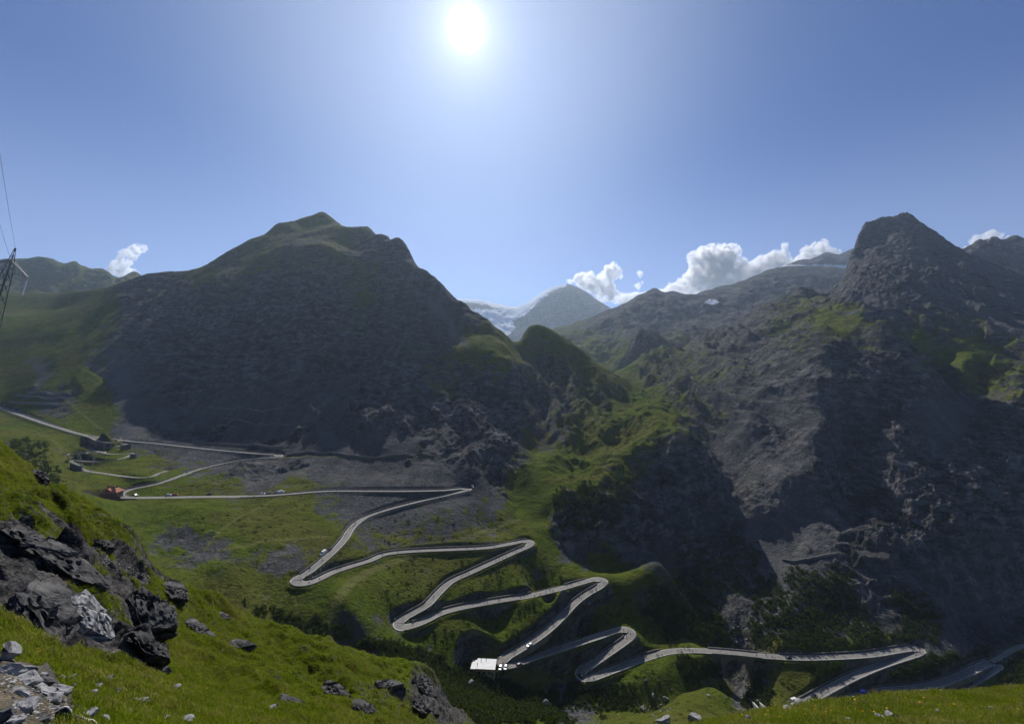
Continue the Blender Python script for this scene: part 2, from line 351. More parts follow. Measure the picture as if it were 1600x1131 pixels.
MID += [  # left slope and left mountain face
    (-200, 560, 700), (0, 560, 690), (0, 515, 795), (90, 555, 665), (100, 500, 800), (60, 610, 572), (100, 630, 535), (170, 620, 545), (180, 560, 640), (200, 590, 590), (230, 520, 710), (270, 462, 835),
    (-100, 640, 560), (-200, 650, 560), (250, 650, 520), (210, 670, 480), (250, 600, 575), (300, 540, 680), (300, 600, 575), (300, 650, 515), (330, 680, 478), (380, 475, 758), (380, 540, 660), (380, 610, 545), (400, 660, 500),
    (60, 490, 960), (100, 480, 1000), (0, 488, 960), (345, 450, 774), (345, 422, 862), (390, 435, 800), (390, 402, 910), (435, 415, 823), (435, 380, 956), (435, 366, 1024), (475, 405, 832), (475, 369, 991), (475, 355, 1070), (507, 400, 832), (507, 362, 1000), (507, 348, 1085), (535, 405, 820), (535, 375, 965), (575, 430, 800), (575, 392, 905), (450, 445, 785), (450, 500, 705), (450, 580, 585), (450, 640, 512), (480, 690, 452), (520, 440, 793), (520, 500, 705), (520, 580, 590), (520, 655, 484), (520, 700, 440), (585, 460, 770), (590, 520, 685), (590, 600, 560), (590, 655, 482), (580, 700, 440),
    (640, 460, 755), (650, 540, 640), (650, 620, 535), (650, 670, 470), (650, 710, 436), (700, 500, 690), (745, 520, 680), (790, 545, 650), (690, 560, 590), (740, 560, 595), (790, 565, 605), (700, 585, 562), (740, 580, 572), (790, 588, 578), (700, 640, 515), (720, 640, 508), (770, 640, 522), (740, 700, 458), (705, 730, 420), (800, 690, 490), (780, 745, 432), (780, 770, 415),
    (830, 570, 735), (830, 640, 605), (830, 700, 505), (830, 750, 430), (800, 800, 385), (740, 740, 405), (770, 830, 350)]
MID += [  # hairpin slope between and under the roads
    (60, 690, 420), (40, 720, 330), (100, 750, 315), (140, 760, 318), (60, 780, 235), (120, 790, 245), (150, 745, 335), (100, 700, 400), (300, 810, 285), (240, 800, 292), (250, 860, 250), (350, 850, 262), (400, 820, 288), (450, 840, 280), (350, 900, 235), (300, 915, 225), (420, 910, 240), (400, 945, 222),
    (500, 800, 325), (450, 800, 315), (620, 830, 325), (700, 800, 350), (700, 835, 326), (540, 940, 232), (480, 960, 222), (560, 985, 222), (600, 920, 258), (530, 1000, 218), (700, 880, 300), (800, 900, 300), (760, 960, 272), (700, 1000, 244), (640, 1010, 231), (750, 1010, 247), (850, 950, 295), (880, 890, 322),
    (880, 1040, 262), (850, 1060, 250), (960, 1030, 276), (900, 985, 290), (960, 950, 308), (1000, 1060, 258), (1040, 1045, 268), (980, 1085, 249), (1010, 960, 314), (1040, 1000, 298)]
MID += [  # stream bed along the bottom, and our own side of the valley rising towards us
    (-100, 790, 175), (0, 790, 180), (120, 850, 195), (220, 910, 205), (330, 950, 212), (440, 985, 214), (560, 1020, 216), (660, 1045, 222), (730, 1062, 232), (800, 1075, 240), (880, 1088, 245), (960, 1105, 243), (1030, 1115, 243), (1100, 1110, 250), (1180, 1108, 257),
    (-200, 770, 120), (0, 770, 120), (150, 860, 130), (300, 960, 140), (450, 1015, 140), (600, 1080, 150), (560, 1050, 180), (700, 1100, 170), (690, 1068, 205), (780, 1095, 205), (860, 1110, 205), (800, 1131, 165), (700, 1135, 145), (900, 1140, 165), (1000, 1135, 190), (1000, 1150, 150), (800, 1150, 140), (1100, 1145, 170),
    (1060, 1085, 232), (1110, 1070, 236), (1150, 1090, 232), (1130, 1110, 215), (1200, 1150, 190), (1400, 1140, 190), (1600, 1130, 200), (1760, 1120, 200), (1300, 1125, 235), (1450, 1120, 262), (1600, 1105, 270), (1760, 1090, 280), (1300, 1150, 140), (1500, 1150, 140), (1760, 1140, 140)]
MID += [  # spur: pasture, cliff edge, cliff foot, meadow below
    (850, 600, 690), (900, 600, 690), (950, 625, 665), (870, 660, 560), (920, 650, 585), (990, 640, 600), (1020, 640, 590), (870, 710, 470), (900, 722, 462), (950, 692, 515), (1000, 655, 555), (1045, 660, 540), (1075, 680, 512), (1000, 700, 470), (1050, 700, 470),
    (855, 790, 392), (880, 775, 394), (905, 757, 420), (930, 745, 432), (960, 736, 445), (1000, 726, 457), (1040, 718, 468), (1075, 712, 462), (1100, 712, 474), (1120, 735, 478), (1130, 762, 480),
    (850, 825, 362), (872, 845, 357), (900, 868, 352), (935, 888, 349), (970, 893, 352), (1005, 890, 362), (1040, 888, 378), (1070, 870, 392), (1095, 845, 410), (1120, 800, 440), (900, 810, 382), (960, 810, 392), (1020, 800, 414), (1080, 780, 440),
    (850, 815, 380), (845, 780, 405), (880, 870, 340), (930, 900, 325), (960, 908, 322), (1000, 900, 330), (1030, 884, 346), (1025, 905, 332), (990, 925, 318)]
MID += [  # gorge floor between the spur and the right mountain
    (1000, 612, 770), (1015, 622, 730), (1050, 650, 650), (1090, 690, 580), (1118, 730, 530), (1138, 775, 490), (1110, 850, 425), (1075, 900, 385), (1070, 930, 360), (1090, 970, 335), (1115, 1015, 315), (1140, 1062, 297), (1148, 1075, 285), (1160, 1088, 272)]
MID += [  # right mountain: lit scree flank, dark cliffs, shelf, upper peak
    (1000, 560, 1000), (1020, 590, 850), (1060, 600, 790), (1090, 560, 900), (1140, 520, 1000), (1200, 480, 1100), (1260, 455, 1150), (1120, 640, 640), (1120, 590, 760), (1170, 560, 760), (1160, 680, 555), (1175, 740, 490), (1180, 620, 620), (1200, 800, 430), (1140, 830, 425), (1110, 890, 380), (1150, 900, 365), (1140, 960, 330), (1190, 960, 322), (1200, 870, 380), (1240, 940, 325), (1200, 1005, 300), (1130, 990, 322),
    (1230, 700, 500), (1230, 620, 580), (1240, 560, 640), (1260, 800, 425), (1270, 880, 364), (1280, 740, 440), (1290, 660, 490), (1290, 590, 555), (1290, 540, 612), (1300, 960, 324), (1300, 900, 350), (1310, 830, 400), (1330, 760, 448), (1330, 690, 510), (1340, 620, 532), (1340, 560, 592), (1310, 510, 690), (1345, 505, 680)]
MID += crest([(1375, 512, 622), (1400, 513, 622), (1425, 535, 608), (1440, 560, 590), (1460, 582, 570), (1480, 610, 545)], 0.05, 0.2)
MID += [
    (1400, 600, 538), (1400, 700, 460), (1400, 800, 398), (1400, 900, 350), (1400, 970, 320), (1440, 640, 505), (1450, 740, 435), (1460, 850, 372), (1470, 940, 338), (1490, 660, 500), (1500, 720, 452), (1520, 800, 402), (1530, 900, 364), (1520, 980, 344),
    (1500, 570, 585), (1520, 600, 562), (1530, 625, 542), (1565, 600, 545), (1590, 592, 535), (1640, 585, 530), (1760, 575, 530), (1540, 670, 482), (1580, 640, 492), (1640, 640, 490), (1760, 640, 490), (1600, 720, 442), (1600, 820, 397), (1600, 920, 366), (1580, 980, 346), (1700, 720, 442), (1700, 900, 372), (1700, 980, 346), (1640, 1030, 300), (1760, 1030, 300),
    (1450, 520, 665), (1500, 535, 652), (1560, 550, 640), (1620, 555, 632), (1760, 550, 632), (1340, 485, 765), (1400, 492, 735), (1460, 505, 705), (1530, 520, 695), (1600, 530, 685), (1760, 525, 685),
    (1320, 470, 865), (1350, 455, 865), (1400, 440, 875), (1450, 445, 865), (1500, 465, 835), (1560, 480, 812), (1620, 490, 795), (1760, 480, 795), (1410, 365, 1170), (1380, 380, 1190), (1440, 375, 1150), (1352, 392, 1200), (1470, 395, 1110), (1410, 350, 1240), (1440, 360, 1215), (1400, 418, 955), (1450, 425, 940), (1360, 410, 1060), (1410, 395, 1050), (1460, 410, 1020), (1510, 435, 940), (1560, 455, 905)]
MID += crest([(1300, 468, 1060), (1312, 440, 1110), (1326, 405, 1190), (1338, 375, 1245), (1352, 358, 1280), (1375, 346, 1300), (1400, 337, 1305), (1415, 334, 1300), (1440, 347, 1275), (1460, 362, 1245), (1480, 378, 1210), (1500, 392, 1170), (1530, 408, 1120), (1570, 424, 1060), (1610, 440, 1020), (1690, 460, 960), (1790, 480, 930)])

MSTEP = 1.8
mpx = np.arange(-165, 1766, MSTEP); mld = np.arange(math.log(138), math.log(1500), 0.0029)
GPX, GLD = np.meshgrid(mpx, mld); GD = np.exp(GLD)
mid_rbf = RBF(MID, 0.02, 2e-4)
cpx, cld = np.meshgrid(np.arange(mpx[0], mpx[-1] + 8, MSTEP * 3), np.arange(mld[0], mld[-1] + 0.02, 0.0029 * 2))
ck = mid_rbf(cpx, np.exp(cld))
def bilin(tab, x0, dx, y0, dy, x, y):
    u, v = (x - x0) / dx, (y - y0) / dy; i, j = np.clip(np.floor(v).astype(int), 0, tab.shape[0] - 2), np.clip(np.floor(u).astype(int), 0, tab.shape[1] - 2)
    fv, fu = v - i, u - j
    return tab[i, j] * (1 - fv) * (1 - fu) + tab[i, j + 1] * (1 - fv) * fu + tab[i + 1, j] * fv * (1 - fu) + tab[i + 1, j + 1] * fv * fu
K = bilin(ck, cpx[0, 0], MSTEP * 3, cld[0, 0], 0.0058, GPX, GLD)
GX = (GPX - CX) / F * GD; GY = GD; GZ = K * GD
GPY = YH - F * GZ / GD

# distance to the roads (on the grid), with the nearest road height
def near_line(X, Y, c, reach):
    best = np.full(X.shape, 1e9, np.float32); zz = np.zeros(X.shape, np.float32)
    for i in range(0, len(c), 6):
        seg = c[i:i + 8]; px = CX + F * seg[:, 0] / seg[:, 1]; ld = np.log(seg[:, 1])
        m = reach / seg[:, 1].min()
        c0, c1 = int((px.min() - m * F * 1.6 - mpx[0]) / MSTEP), int((px.max() + m * F * 1.6 - mpx[0]) / MSTEP) + 2
        r0, r1 = int((ld.min() - m * 1.2 - mld[0]) / 0.0029), int((ld.max() + m * 1.2 - mld[0]) / 0.0029) + 2
        c0, c1, r0, r1 = max(c0, 0), min(c1, X.shape[1]), max(r0, 0), min(r1, X.shape[0])
        if c0 >= c1 or r0 >= r1: continue
        x, y = X[r0:r1, c0:c1], Y[r0:r1, c0:c1]; b, z = best[r0:r1, c0:c1], zz[r0:r1, c0:c1]
        for p in seg:
            dd = np.hypot(x - p[0], y - p[1]); k = dd < b; b[k] = dd[k]; z[k] = p[2]
    return best, zz
ROAD_W, OLD_W = 5.6, 3.4
RDIST, RZ = near_line(GX, GY, off_bridge(ROAD), 34); ODIST, OZ = near_line(GX, GY, OLDROAD, 24); EDIST, EZ = near_line(GX, GY, EXROAD, 24)
k = ODIST + 1.2 < RDIST; NEARD = np.where(k, ODIST + 1.2, RDIST); NEARZ = np.where(k, OZ, RZ)
k = EDIST < NEARD; NEARD = np.where(k, EDIST, NEARD); NEARZ = np.where(k, EZ, NEARZ)

# ------------------------------------------------------------------ land cover painted where the photograph shows turf, scree or rock
COVER = [  # px, py, turf, scree
    (0, 560, .75, .5), (60, 500, .7, .3), (150, 480, .65, .2), (40, 470, .6, .2), (100, 550, .7, .4), (60, 590, .75, .8), (80, 625, .35, .9), (150, 600, .85, .3), (150, 660, .9, .3), (30, 650, .95, 0), (60, 680, .9, 0), (40, 720, .55, 0), (100, 720, .7, 0), (130, 760, .85, .2), (180, 720, .95, .2),
    (190, 590, .1, 1), (205, 650, .1, 1), (230, 500, .15, .1), (260, 450, .35, .1), (300, 425, .6, .1), (350, 430, .45, .2), (300, 480, .1, .1), (300, 560, .05, .1), (280, 600, .1, .3), (260, 640, .15, .9), (300, 670, 0, 1), (400, 660, 0, 1), (400, 690, .1, 1), (350, 710, .15, 1), (420, 730, .05, 1), (380, 730, .1, 1), (330, 760, .6, .6),
    (400, 400, .55, .2), (440, 370, .6, .2), (500, 345, .65, .1), (530, 380, .6, .1), (480, 400, .45, .1), (570, 385, .3, .1), (620, 400, .2, .1), (420, 460, .2, .1), (480, 480, .1, 0), (400, 560, .05, .1), (500, 560, .02, .1), (560, 430, .55, .2), (575, 460, .6, .2), (560, 480, .4, .1), (620, 500, .15, .4), (600, 600, .05, .1), (540, 640, .0, .9), (500, 680, .0, 1), (560, 680, .25, .9), (640, 690, .05, 1), (600, 720, .1, 1), (520, 720, .1, 1), (460, 700, .05, 1),
    (680, 480, .25, .6), (720, 510, .35, .7), (680, 560, .4, .3), (740, 540, .75, .2), (700, 590, .5, .1), (740, 600, .2, 0), (650, 640, .1, .1), (700, 640, .1, 0), (780, 540, .85, .1), (800, 520, .7, .1), (700, 720, .1, .4), (780, 620, .15, 0), (800, 680, .15, 0), (760, 740, .1, .3),
    (840, 530, .8, .1), (880, 545, .75, .1), (850, 580, .45, 0), (920, 580, .7, .1), (870, 630, .4, .2), (850, 690, .5, .9), (930, 620, .55, .1), (960, 650, .65, .1), (1000, 640, .8, .2), (1040, 660, .85, 0), (1000, 680, .7, 0), (940, 700, .75, 0), (900, 720, .8, 0), (860, 720, .8, .3), (850, 770, .95, 0), (900, 750, .9, 0), (960, 725, .7, 0), (1060, 700, .5, 0), (1090, 720, .2, 0), (840, 800, 1, 0), (850, 850, 1, 0),
    (900, 800, .15, 0), (960, 800, .12, 0), (1040, 780, .05, 0), (1100, 770, 0, 0), (1000, 850, .05, 0), (900, 850, .1, 0), (890, 875, .35, .9), (950, 905, 1, 0), (1000, 910, 1, 0), (1025, 885, .3, 1), (1010, 930, .8, 0),
    (200, 810, .95, .1), (280, 820, 1, 0), (250, 870, .7, .4), (280, 850, .25, .8), (310, 790, 1, 0), (330, 860, .2, 1), (370, 830, .85, .1), (420, 800, .8, .2), (380, 880, .55, .5), (430, 850, .85, .2), (440, 880, .3, .9), (350, 920, .8, .1), (420, 930, .7, .3), (480, 940, .9, .1), (450, 770, .7, .5), (480, 800, .95, .1), (440, 820, .95, .1), (500, 840, .7, .5), (520, 790, .4, .9), (560, 790, .15, 1), (620, 770, .1, 1), (600, 750, .15, 1), (680, 745, .1, 1), (700, 785, .15, 1), (620, 815, .3, .9), (580, 840, .5, .8), (660, 810, .35, .9), (700, 820, .4, .9), (650, 845, .55, .7), (760, 790, .4, .8), (760, 830, .6, .6), (800, 820, .7, .6),
    (560, 900, .95, .1), (530, 930, .95, .1), (600, 930, .8, .4), (620, 900, .85, .3), (680, 880, .75, .5), (720, 875, .8, .4), (580, 970, .6, .8), (540, 990, .4, 1), (640, 1000, .6, .6), (700, 930, .85, .3), (780, 900, .7, .6), (840, 890, .6, .8), (860, 870, .8, .5), (800, 960, .85, .2), (720, 980, .85, .2), (760, 1000, .8, .2), (900, 900, .9, .2), (870, 910, .85, .3), (900, 960, .9, .1), (850, 960, .8, .3), (950, 960, .95, .1), (930, 1010, .95, .1), (860, 1040, .85, .1), (900, 1030, .9, 0), (970, 1030, .85, .2), (1000, 1050, .95, 0), (1000, 1000, .8, .3), (1040, 1000, .8, .3), (960, 1080, .8, .2), (1040, 1080, .9, 0), (1030, 1045, .95, 0),
    (880, 1085, .2, .4), (760, 1090, .9, 0), (800, 1120, .9, 0), (1110, 1080, .8, .3), (1090, 1100, .85, .2), (1150, 1050, .3, 0), (1230, 1050, 1, 0), (1220, 1080, .9, .1), (1260, 1060, .9, 0), (1180, 1090, .2, 0), (1320, 1040, .6, 0), (1400, 1050, .5, 0), (1450, 1050, .5, 0), (1480, 1000, .15, 1), (1510, 1000, .1, .5), (1560, 1060, .6, 0),
    (1050, 600, .5, .2), (1020, 570, .55, .3), (1100, 600, .45, .5), (1150, 600, .35, .5), (1080, 640, .5, .3), (1100, 670, .4, .5), (1150, 540, .3, .5), (1190, 560, .35, .3), (1130, 720, .05, .8), (1180, 700, .05, .9), (1150, 800, .05, 1), (1200, 640, .1, .6), (1220, 580, .3, .3), (1250, 530, .5, .3), (1300, 505, .7, .3), (1340, 500, .75, .2), (1280, 600, .1, .2), (1290, 560, .25, .2), (1240, 700, .02, .5), (1200, 850, .05, 1), (1230, 800, .02, .9), (1150, 880, .25, .7), (1120, 900, .5, .2), (1100, 960, .5, .1), (1150, 950, .1, .4), (1190, 980, .3, .2), (1250, 940, .3, .3), (1300, 970, .35, .2),
    (1380, 515, .6, .3), (1400, 600, 0, 0), (1400, 800, 0, 0), (1300, 750, 0, 0), (1500, 800, 0, 0), (1400, 920, .05, .5), (1580, 700, 0, 0), (1580, 900, .05, .3), (1490, 650, .05, .9), (1510, 560, .7, .3), (1450, 530, .85, .2), (1520, 540, .8, .2), (1560, 560, .75, .2), (1590, 570, .5, .3), (1470, 560, .7, .3), (1560, 520, .2, 1), (1600, 520, .1, 1), (1500, 510, .5, .7),
    (1400, 480, .15, .9), (1350, 480, .1, .9), (1450, 490, .35, .6), (1400, 430, .02, .75), (1370, 380, .02, .1), (1420, 350, .05, .1), (1440, 390, .02, .3), (1360, 430, .02, .3), (1390, 470, .05, .3), (1480, 420, .03, .6), (1540, 460, .03, 1), (1330, 430, .02, .2), (1580, 480, .05, 1), (1600, 450, .03, 1)]
cov = np.array(COVER, float)
sub = (slice(None, None, 3), slice(None, None, 3))
sx, sy = GPX[sub], GPY[sub]
wx = sx + 22 * fbm(sx, sy, 60, 3, 91); wy = sy + 16 * fbm(sx, sy, 60, 3, 92)
num = np.zeros(sx.shape + (2,)); den = np.zeros(sx.shape)
for a, b, g, s_ in cov:
    w = 1 / (((wx - a) ** 2 + (1.3 * (wy - b)) ** 2) + 60) ** 2
    den += w; num[..., 0] += w * g; num[..., 1] += w * s_
gs = (num[..., 0] / den).astype(np.float32); ss = (num[..., 1] / den).astype(np.float32)
def up3(a):
    r = np.repeat(np.repeat(a, 3, 0), 3, 1)[:GX.shape[0], :GX.shape[1]]
    for ax in (0, 1): r = (np.roll(r, 1, ax) + r + np.roll(r, -1, ax)) / 3
    return r
GRASS, SCREEA = up3(gs), up3(ss)

leftface = smooth(470, 560, GD) * smooth(860, 780, GPX)
outc = smooth(0.12, 0.5, fbm(GX, GY, 75, 4, 301, 0.6)) * smooth(330, 420, GD)
SCREEA = SCREEA * (1 - 0.9 * outc)
# relief: broad swells on turf, ridged gullies and ledges on rock; nothing on the road bed
rockm = np.clip(1 - GRASS * 1.1, 0, 1); cliffm = rockm * np.clip(1 - SCREEA, 0, 1)
quiet = smooth(4.5, 40, np.minimum(NEARD, 200))
fade = 0.25 + 0.75 * smooth(150, 500, GD)
n = 9.0 * fbm(GX, GY, 170, 3, 5) * fade
gx2 = GX + 14 * perlin(GX / 90, GY / 90, 31); gy2 = GY + 14 * perlin(GX / 90, GY / 90, 32)
flank = smooth(1040, 1070, GPX) * smooth(1320, 1280, GPX) * smooth(800, 650, GD)
n += cliffm * (1 - 0.6 * leftface) * (1 - 0.45 * flank) * (13 * (fbm(gx2, gy2 * 0.45, 85, 4, 11, 0.55, True) - 0.75) * (0.35 + 0.65 * fade) + 3.4 * (fbm(gx2, gy2, 18, 4, 41, 0.65, True) - 0.7) + 1.1 * fbm(gx2, gy2, 5, 2, 47, 0.6))
n += (0.35 + 0.65 * rockm) * 1.5 * fbm(GX, GY, 34, 4, 21, 0.55)
n += SCREEA * rockm * 1.6 * fbm(GX, GY * 0.2, 22, 3, 61, 0.5)
face = smooth(480, 600, GD) * (1 - smooth(0.55, 0.8, GRASS)) * smooth(60, 150, GPY - 330)
fine = (1 - 0.6 * GRASS) * smooth(560, 800, GD) * (3.5 + 3.5 * smooth(1270, 1310, GPX)) * fbm(GX, GY, 40, 4, 331, 0.62)
n += face * (1 - leftface) * 18 * (fbm(GX + 0.115 * GY + 30 * perlin(GX / 160, GY / 160, 77), GY * 0.28, 95, 4, 71, 0.55, True) - 0.8)
n += face * leftface * smooth(1000, 900, GD) * (20 * (fbm(GX + 0.3 * GY + 40 * perlin(GX / 200, GY / 200, 78), GY * 0.5, 170, 3, 73, 0.5, True) - 0.75) + 5 * (fbm(GX + 0.2 * GY, GY * 0.16, 34, 3, 75, 0.55, True) - .7))
spurm = smooth(835, 880, GPX) * smooth(1130, 1090, GPX) * smooth(390, 440, GD) * smooth(900, 800, GD)
n += spurm * (6.0 * (fbm(GX, GY * .8, 75, 4, 351, 0.55, True) - .7))
def crest_line(c): return np.interp(mpx, [p[0] for p in c], [p[1] for p in c])[None]
skl = np.where(mpx[None] < 1000, crest_line([(-250, 468), (130, 461), (165, 455), (200, 440), (232, 428), (312, 422), (345, 400), (390, 376), (430, 353), (470, 343), (507, 336), (555, 363), (580, 360), (634, 384), (642, 402), (690, 446), (760, 500), (850, 510), (900, 538), (985, 604)]), crest_line([(1000, 380), (1280, 380), (1300, 468), (1326, 405), (1352, 358), (1375, 346), (1415, 334), (1460, 362), (1500, 392), (1570, 424), (1790, 480)]))
n *= 0.3 + 0.7 * np.where(GD > 700, smooth(0, 38, GPY - skl), 1.0)
n += fine
n *= 1 - 0.6 * smooth(280, 180, GPX) * smooth(420, 500, GD)
n *= quiet
GZ = GZ + n
cliffzone = np.maximum(smooth(1270, 1340, GPX) * smooth(520, 575, GPY) * smooth(305, 325, GD), smooth(850, 880, GPX) * smooth(1130, 1110, GPX) * smooth(735, 755, GPY) * smooth(345, 352, GD) * smooth(500, 470, GD))
cliffzone = np.maximum(cliffzone, 0.6 * leftface * smooth(390, 460, GPY) * smooth(650, 600, GPY) * smooth(160, 230, GPX))
cz = cliffzone * np.clip(1.25 - 1.3 * GRASS, 0, 1) * quiet
per = 15.0 + 9.0 * smooth(400, 700, GD); off_ = 20.0 * fbm(GX, GY, 90, 4, 401, 0.6) + 0.12 * GX
tt = (GZ + off_) / per; ft = tt - np.floor(tt); zt = per * (np.floor(tt) + smooth(0.45, 0.98, ft)) - off_
GZ = GZ + 0.75 * cz * np.clip(0.55 + 0.9 * fbm(GX, GY, 50, 3, 411), 0, 1) * (zt - GZ)
# the road bed: level bench, cut on the uphill side, fill on the downhill side
bench = smooth(3.9, 6.6, NEARD)
GZ = np.where(NEARD < 30, NEARZ * (1 - bench) + GZ * bench - 0.25 * (1 - bench), GZ)
for (ax, ay, ad), r_ in (((174.5, 781, 313), 10.0), ((757, 1049, 240), 12.0)):
    q = P(ax, ay, ad); dd = np.hypot(GX - q[0], GY - q[1]); w_ = smooth(r_, r_ + 7, dd); GZ = np.where((dd < r_ + 7) & (NEARD > 3.6), np.minimum(GZ, (q[2] - 0.1) * (1 - w_) + GZ * w_), GZ)
GPY = YH - F * GZ / GD

# footpaths and grassy tracks
PATHS = [([(520, 978), (524, 950), (532, 930), (552, 908), (580, 892), (605, 882), (635, 866)], 3.2), ([(320, 860), (330, 845), (350, 825), (380, 805), (420, 785), (440, 775)], 1.4), ([(340, 862), (400, 848), (450, 842), (510, 838)], 1.6),
         ([(453, 985), (465, 960), (462, 942), (457, 925)], 0.9), ([(430, 955), (440, 935), (455, 925), (462, 915)], 0.9), ([(818, 768), (850, 776), (920, 777), (965, 776)], 1.0), ([(100, 622), (120, 640), (140, 656), (160, 672)], 1.6), ([(110, 624), (130, 614), (165, 607), (152, 600), (137, 591)], 1.2), ([(178, 580), (153, 572)], 1.0), ([(190, 567), (158, 555)], 1.0),
         ([(210, 687), (260, 666), (325, 639)], 0.9), ([(240, 680), (290, 672), (335, 664)], 0.9), ([(440, 714), (520, 713), (600, 715), (680, 715)], 1.6), ([(25, 665), (60, 677), (85, 690), (100, 705)], 1.0), ([(700, 985), (740, 985), (762, 990)], 0.8), ([(760, 1042), (800, 1052), (850, 1062), (890, 1062)], 1.2), ([(600, 862), (650, 853), (720, 842), (770, 828), (812, 812)], 2.2)]
RUNMIN = np.minimum.accumulate(GPY, axis=0)
def pick(px, py):
    """world point of the middle ground seen at that pixel"""
    c = min(max(int(round((px - mpx[0]) / MSTEP)), 0), len(mpx) - 1)
    r = np.searchsorted(-RUNMIN[:, c], -py); r = min(max(r, 1), len(mld) - 1)
    y0, y1 = GPY[r - 1, c], GPY[r, c]; t = min(max((py - y0) / (y1 - y0), 0), 1) if y1 != y0 else 0
    d = math.exp(mld[r - 1] + t * 0.0029)
    return P(px, py, d)
def ground(x, y):
    px, ld = CX + F * x / y, math.log(y)
    return float(bilin(GZ, mpx[0], MSTEP, mld[0], 0.0029, np.array([px]), np.array([ld]))[0])
PATHA = np.zeros_like(GX, dtype=np.float32)
PATH_LINES = []
for pts, wdt in PATHS:
    c = spline(np.array([pick(*p) for p in pts]), 2.0, 5.0); PATH_LINES.append(c)
    dd, _ = near_line(GX, GY, c, 10); PATHA = np.maximum(PATHA, 1 - smooth(wdt * 0.5, wdt * 1.3, dd))
PATHA = np.maximum(PATHA, 0.45 * (1 - smooth(ROAD_W / 2, ROAD_W / 2 + 2.0, RDIST)))

PALE = np.zeros_like(PATHA)
for pts, wdt in (([(186, 548), (188, 585), (193, 620), (202, 655), (212, 680)], 13), ([(196, 620), (214, 650), (226, 672)], 9), ([(52, 560), (68, 590), (40, 622)], 10), ([(250, 640), (262, 660), (285, 676)], 9), ([(480, 650), (520, 690), (560, 710)], 8), ([(560, 655), (600, 690), (640, 708)], 7), ([(640, 655), (668, 690), (690, 712)], 6), ([(852, 640), (862, 665), (880, 690)], 6), ([(672, 470), (705, 510), (730, 545)], 9),
                 ([(1118, 690), (1140, 715), (1165, 700)], 6), ([(1135, 740), (1160, 720), (1185, 690)], 5), ([(1336, 912), (1352, 950), (1370, 1000)], 5), ([(1200, 770), (1180, 820), (1150, 870)], 9), ([(1260, 840), (1240, 890), (1225, 930)], 8), ([(1370, 480), (1330, 490), (1310, 486)], 9), ([(1500, 470), (1550, 500), (1600, 520)], 14), ([(440, 730), (480, 745), (530, 752)], 8), ([(640, 800), (690, 790), (740, 780)], 7)):
    c = spline(np.array([pick(*p) for p in pts]), 3.0, 8.0); dd, _ = near_line(GX, GY, c, wdt * 2)
    PALE = np.maximum(PALE, 1 - smooth(wdt * 0.2, wdt * 1.1, dd + 0.6 * wdt * fbm(GX, GY * .4, 14, 3, 611)))
# split into pieces of terrain
fpx, fpy, fd = [(a[:-1, :-1] + a[1:, 1:]) / 2 for a in (GPX, GPY, GD)]
gorge_px = np.interp(fd, [100, 240, 257, 290, 315, 335, 360, 385, 425, 490, 530, 580, 650, 730, 770, 1000, 1500], [1100, 1130, 1180, 1140, 1115, 1090, 1070, 1075, 1110, 1138, 1118, 1090, 1050, 1015, 1000, 980, 960])
stream_d = np.interp(fpx, [-200, 0, 120, 220, 330, 440, 560, 660, 730, 800, 880, 960, 1030, 1100, 1180, 1760], [175, 180, 195, 205, 212, 214, 216, 222, 232, 240, 245, 243, 243, 250, 257, 285])
mt_d = np.interp(fpx, [-200, 0, 130, 250, 440, 480, 580, 700, 760, 840, 870], [575, 575, 475, 465, 450, 445, 432, 420, 440, 490, 560])
near_side = fd < stream_d
right = ~near_side & (fpx > gorge_px)
spur = ~near_side & ~right & (((fpx > 840) & (fd > 350)) | ((fpx > 795) & (fd > 700)))
leftm = ~near_side & ~right & ~spur & (fd > mt_d)
slope = ~(near_side | right | spur | leftm)
AT = dict(pale=PALE, grass=GRASS, scree=SCREEA, path=PATHA)
for nm, mk, lb in (('valley_side', near_side, 'dark pine covered valley side below the camera'), ('mountain', right, 'grey rocky mountain with dark cliffs and scree cone peak'), ('spur', spur, 'green pasture spur with a dark cliff below it'),
                   ('mountain', leftm, 'broad pointed mountain with its face in shadow'), ('hillside', slope, 'green hillside carrying the hairpin road')):
    grid_mesh(nm, GX, GY, GZ, M_TER, mk, AT, 'structure', lb)

# ------------------------------------------------------------------ far ridges
def far_body(name, label, sky, foot, step=2.0, rows=150, rough=1.0, cover=None, seed=100, depth=(0.75, 1.15), snowf=None):
    pts = crest(sky, 0.10, 0.7) + foot
    r = RBF(pts, 0.015, 1e-4); dm = np.array([p[2] for p in sky]); x0, x1 = sky[0][0], sky[-1][0]
    px = np.arange(x0, x1, step); ld = np.linspace(math.log(dm.min() * depth[0]), math.log(dm.max() * depth[1]), rows)
    A, B = np.meshgrid(px, ld); D = np.exp(B); k = r(A, D); X, Y, Z = (A - CX) / F * D, D, k * D
    sc = D.mean() / 1000
    cre = np.interp(px, [p[0] for p in sky], [p[1] for p in sky]); ph = YH - F * Z / D
    rel = np.clip((ph - cre[None]) / 60, 0, 1)                     # 0 at the crest
    Z = Z + rough * (0.3 + 0.7 * np.minimum(rel * 3, 1)) * (16 * sc * fbm(X, Y * 0.6, 120 * sc, 5, seed, 0.55, True) + 6 * sc * fbm(X, Y, 30 * sc, 3, seed + 5))
    ph = YH - F * Z / D
    at = dict(grass=np.full(A.shape, 0.3), scree=np.full(A.shape, 0.3), path=np.zeros(A.shape), snow=np.zeros(A.shape))
    if cover:
        for key, fn in cover.items(): at[key] = fn(A, ph, rel)
    return grid_mesh(name, X, Y, Z, M_FAR, None, at, 'structure', label)

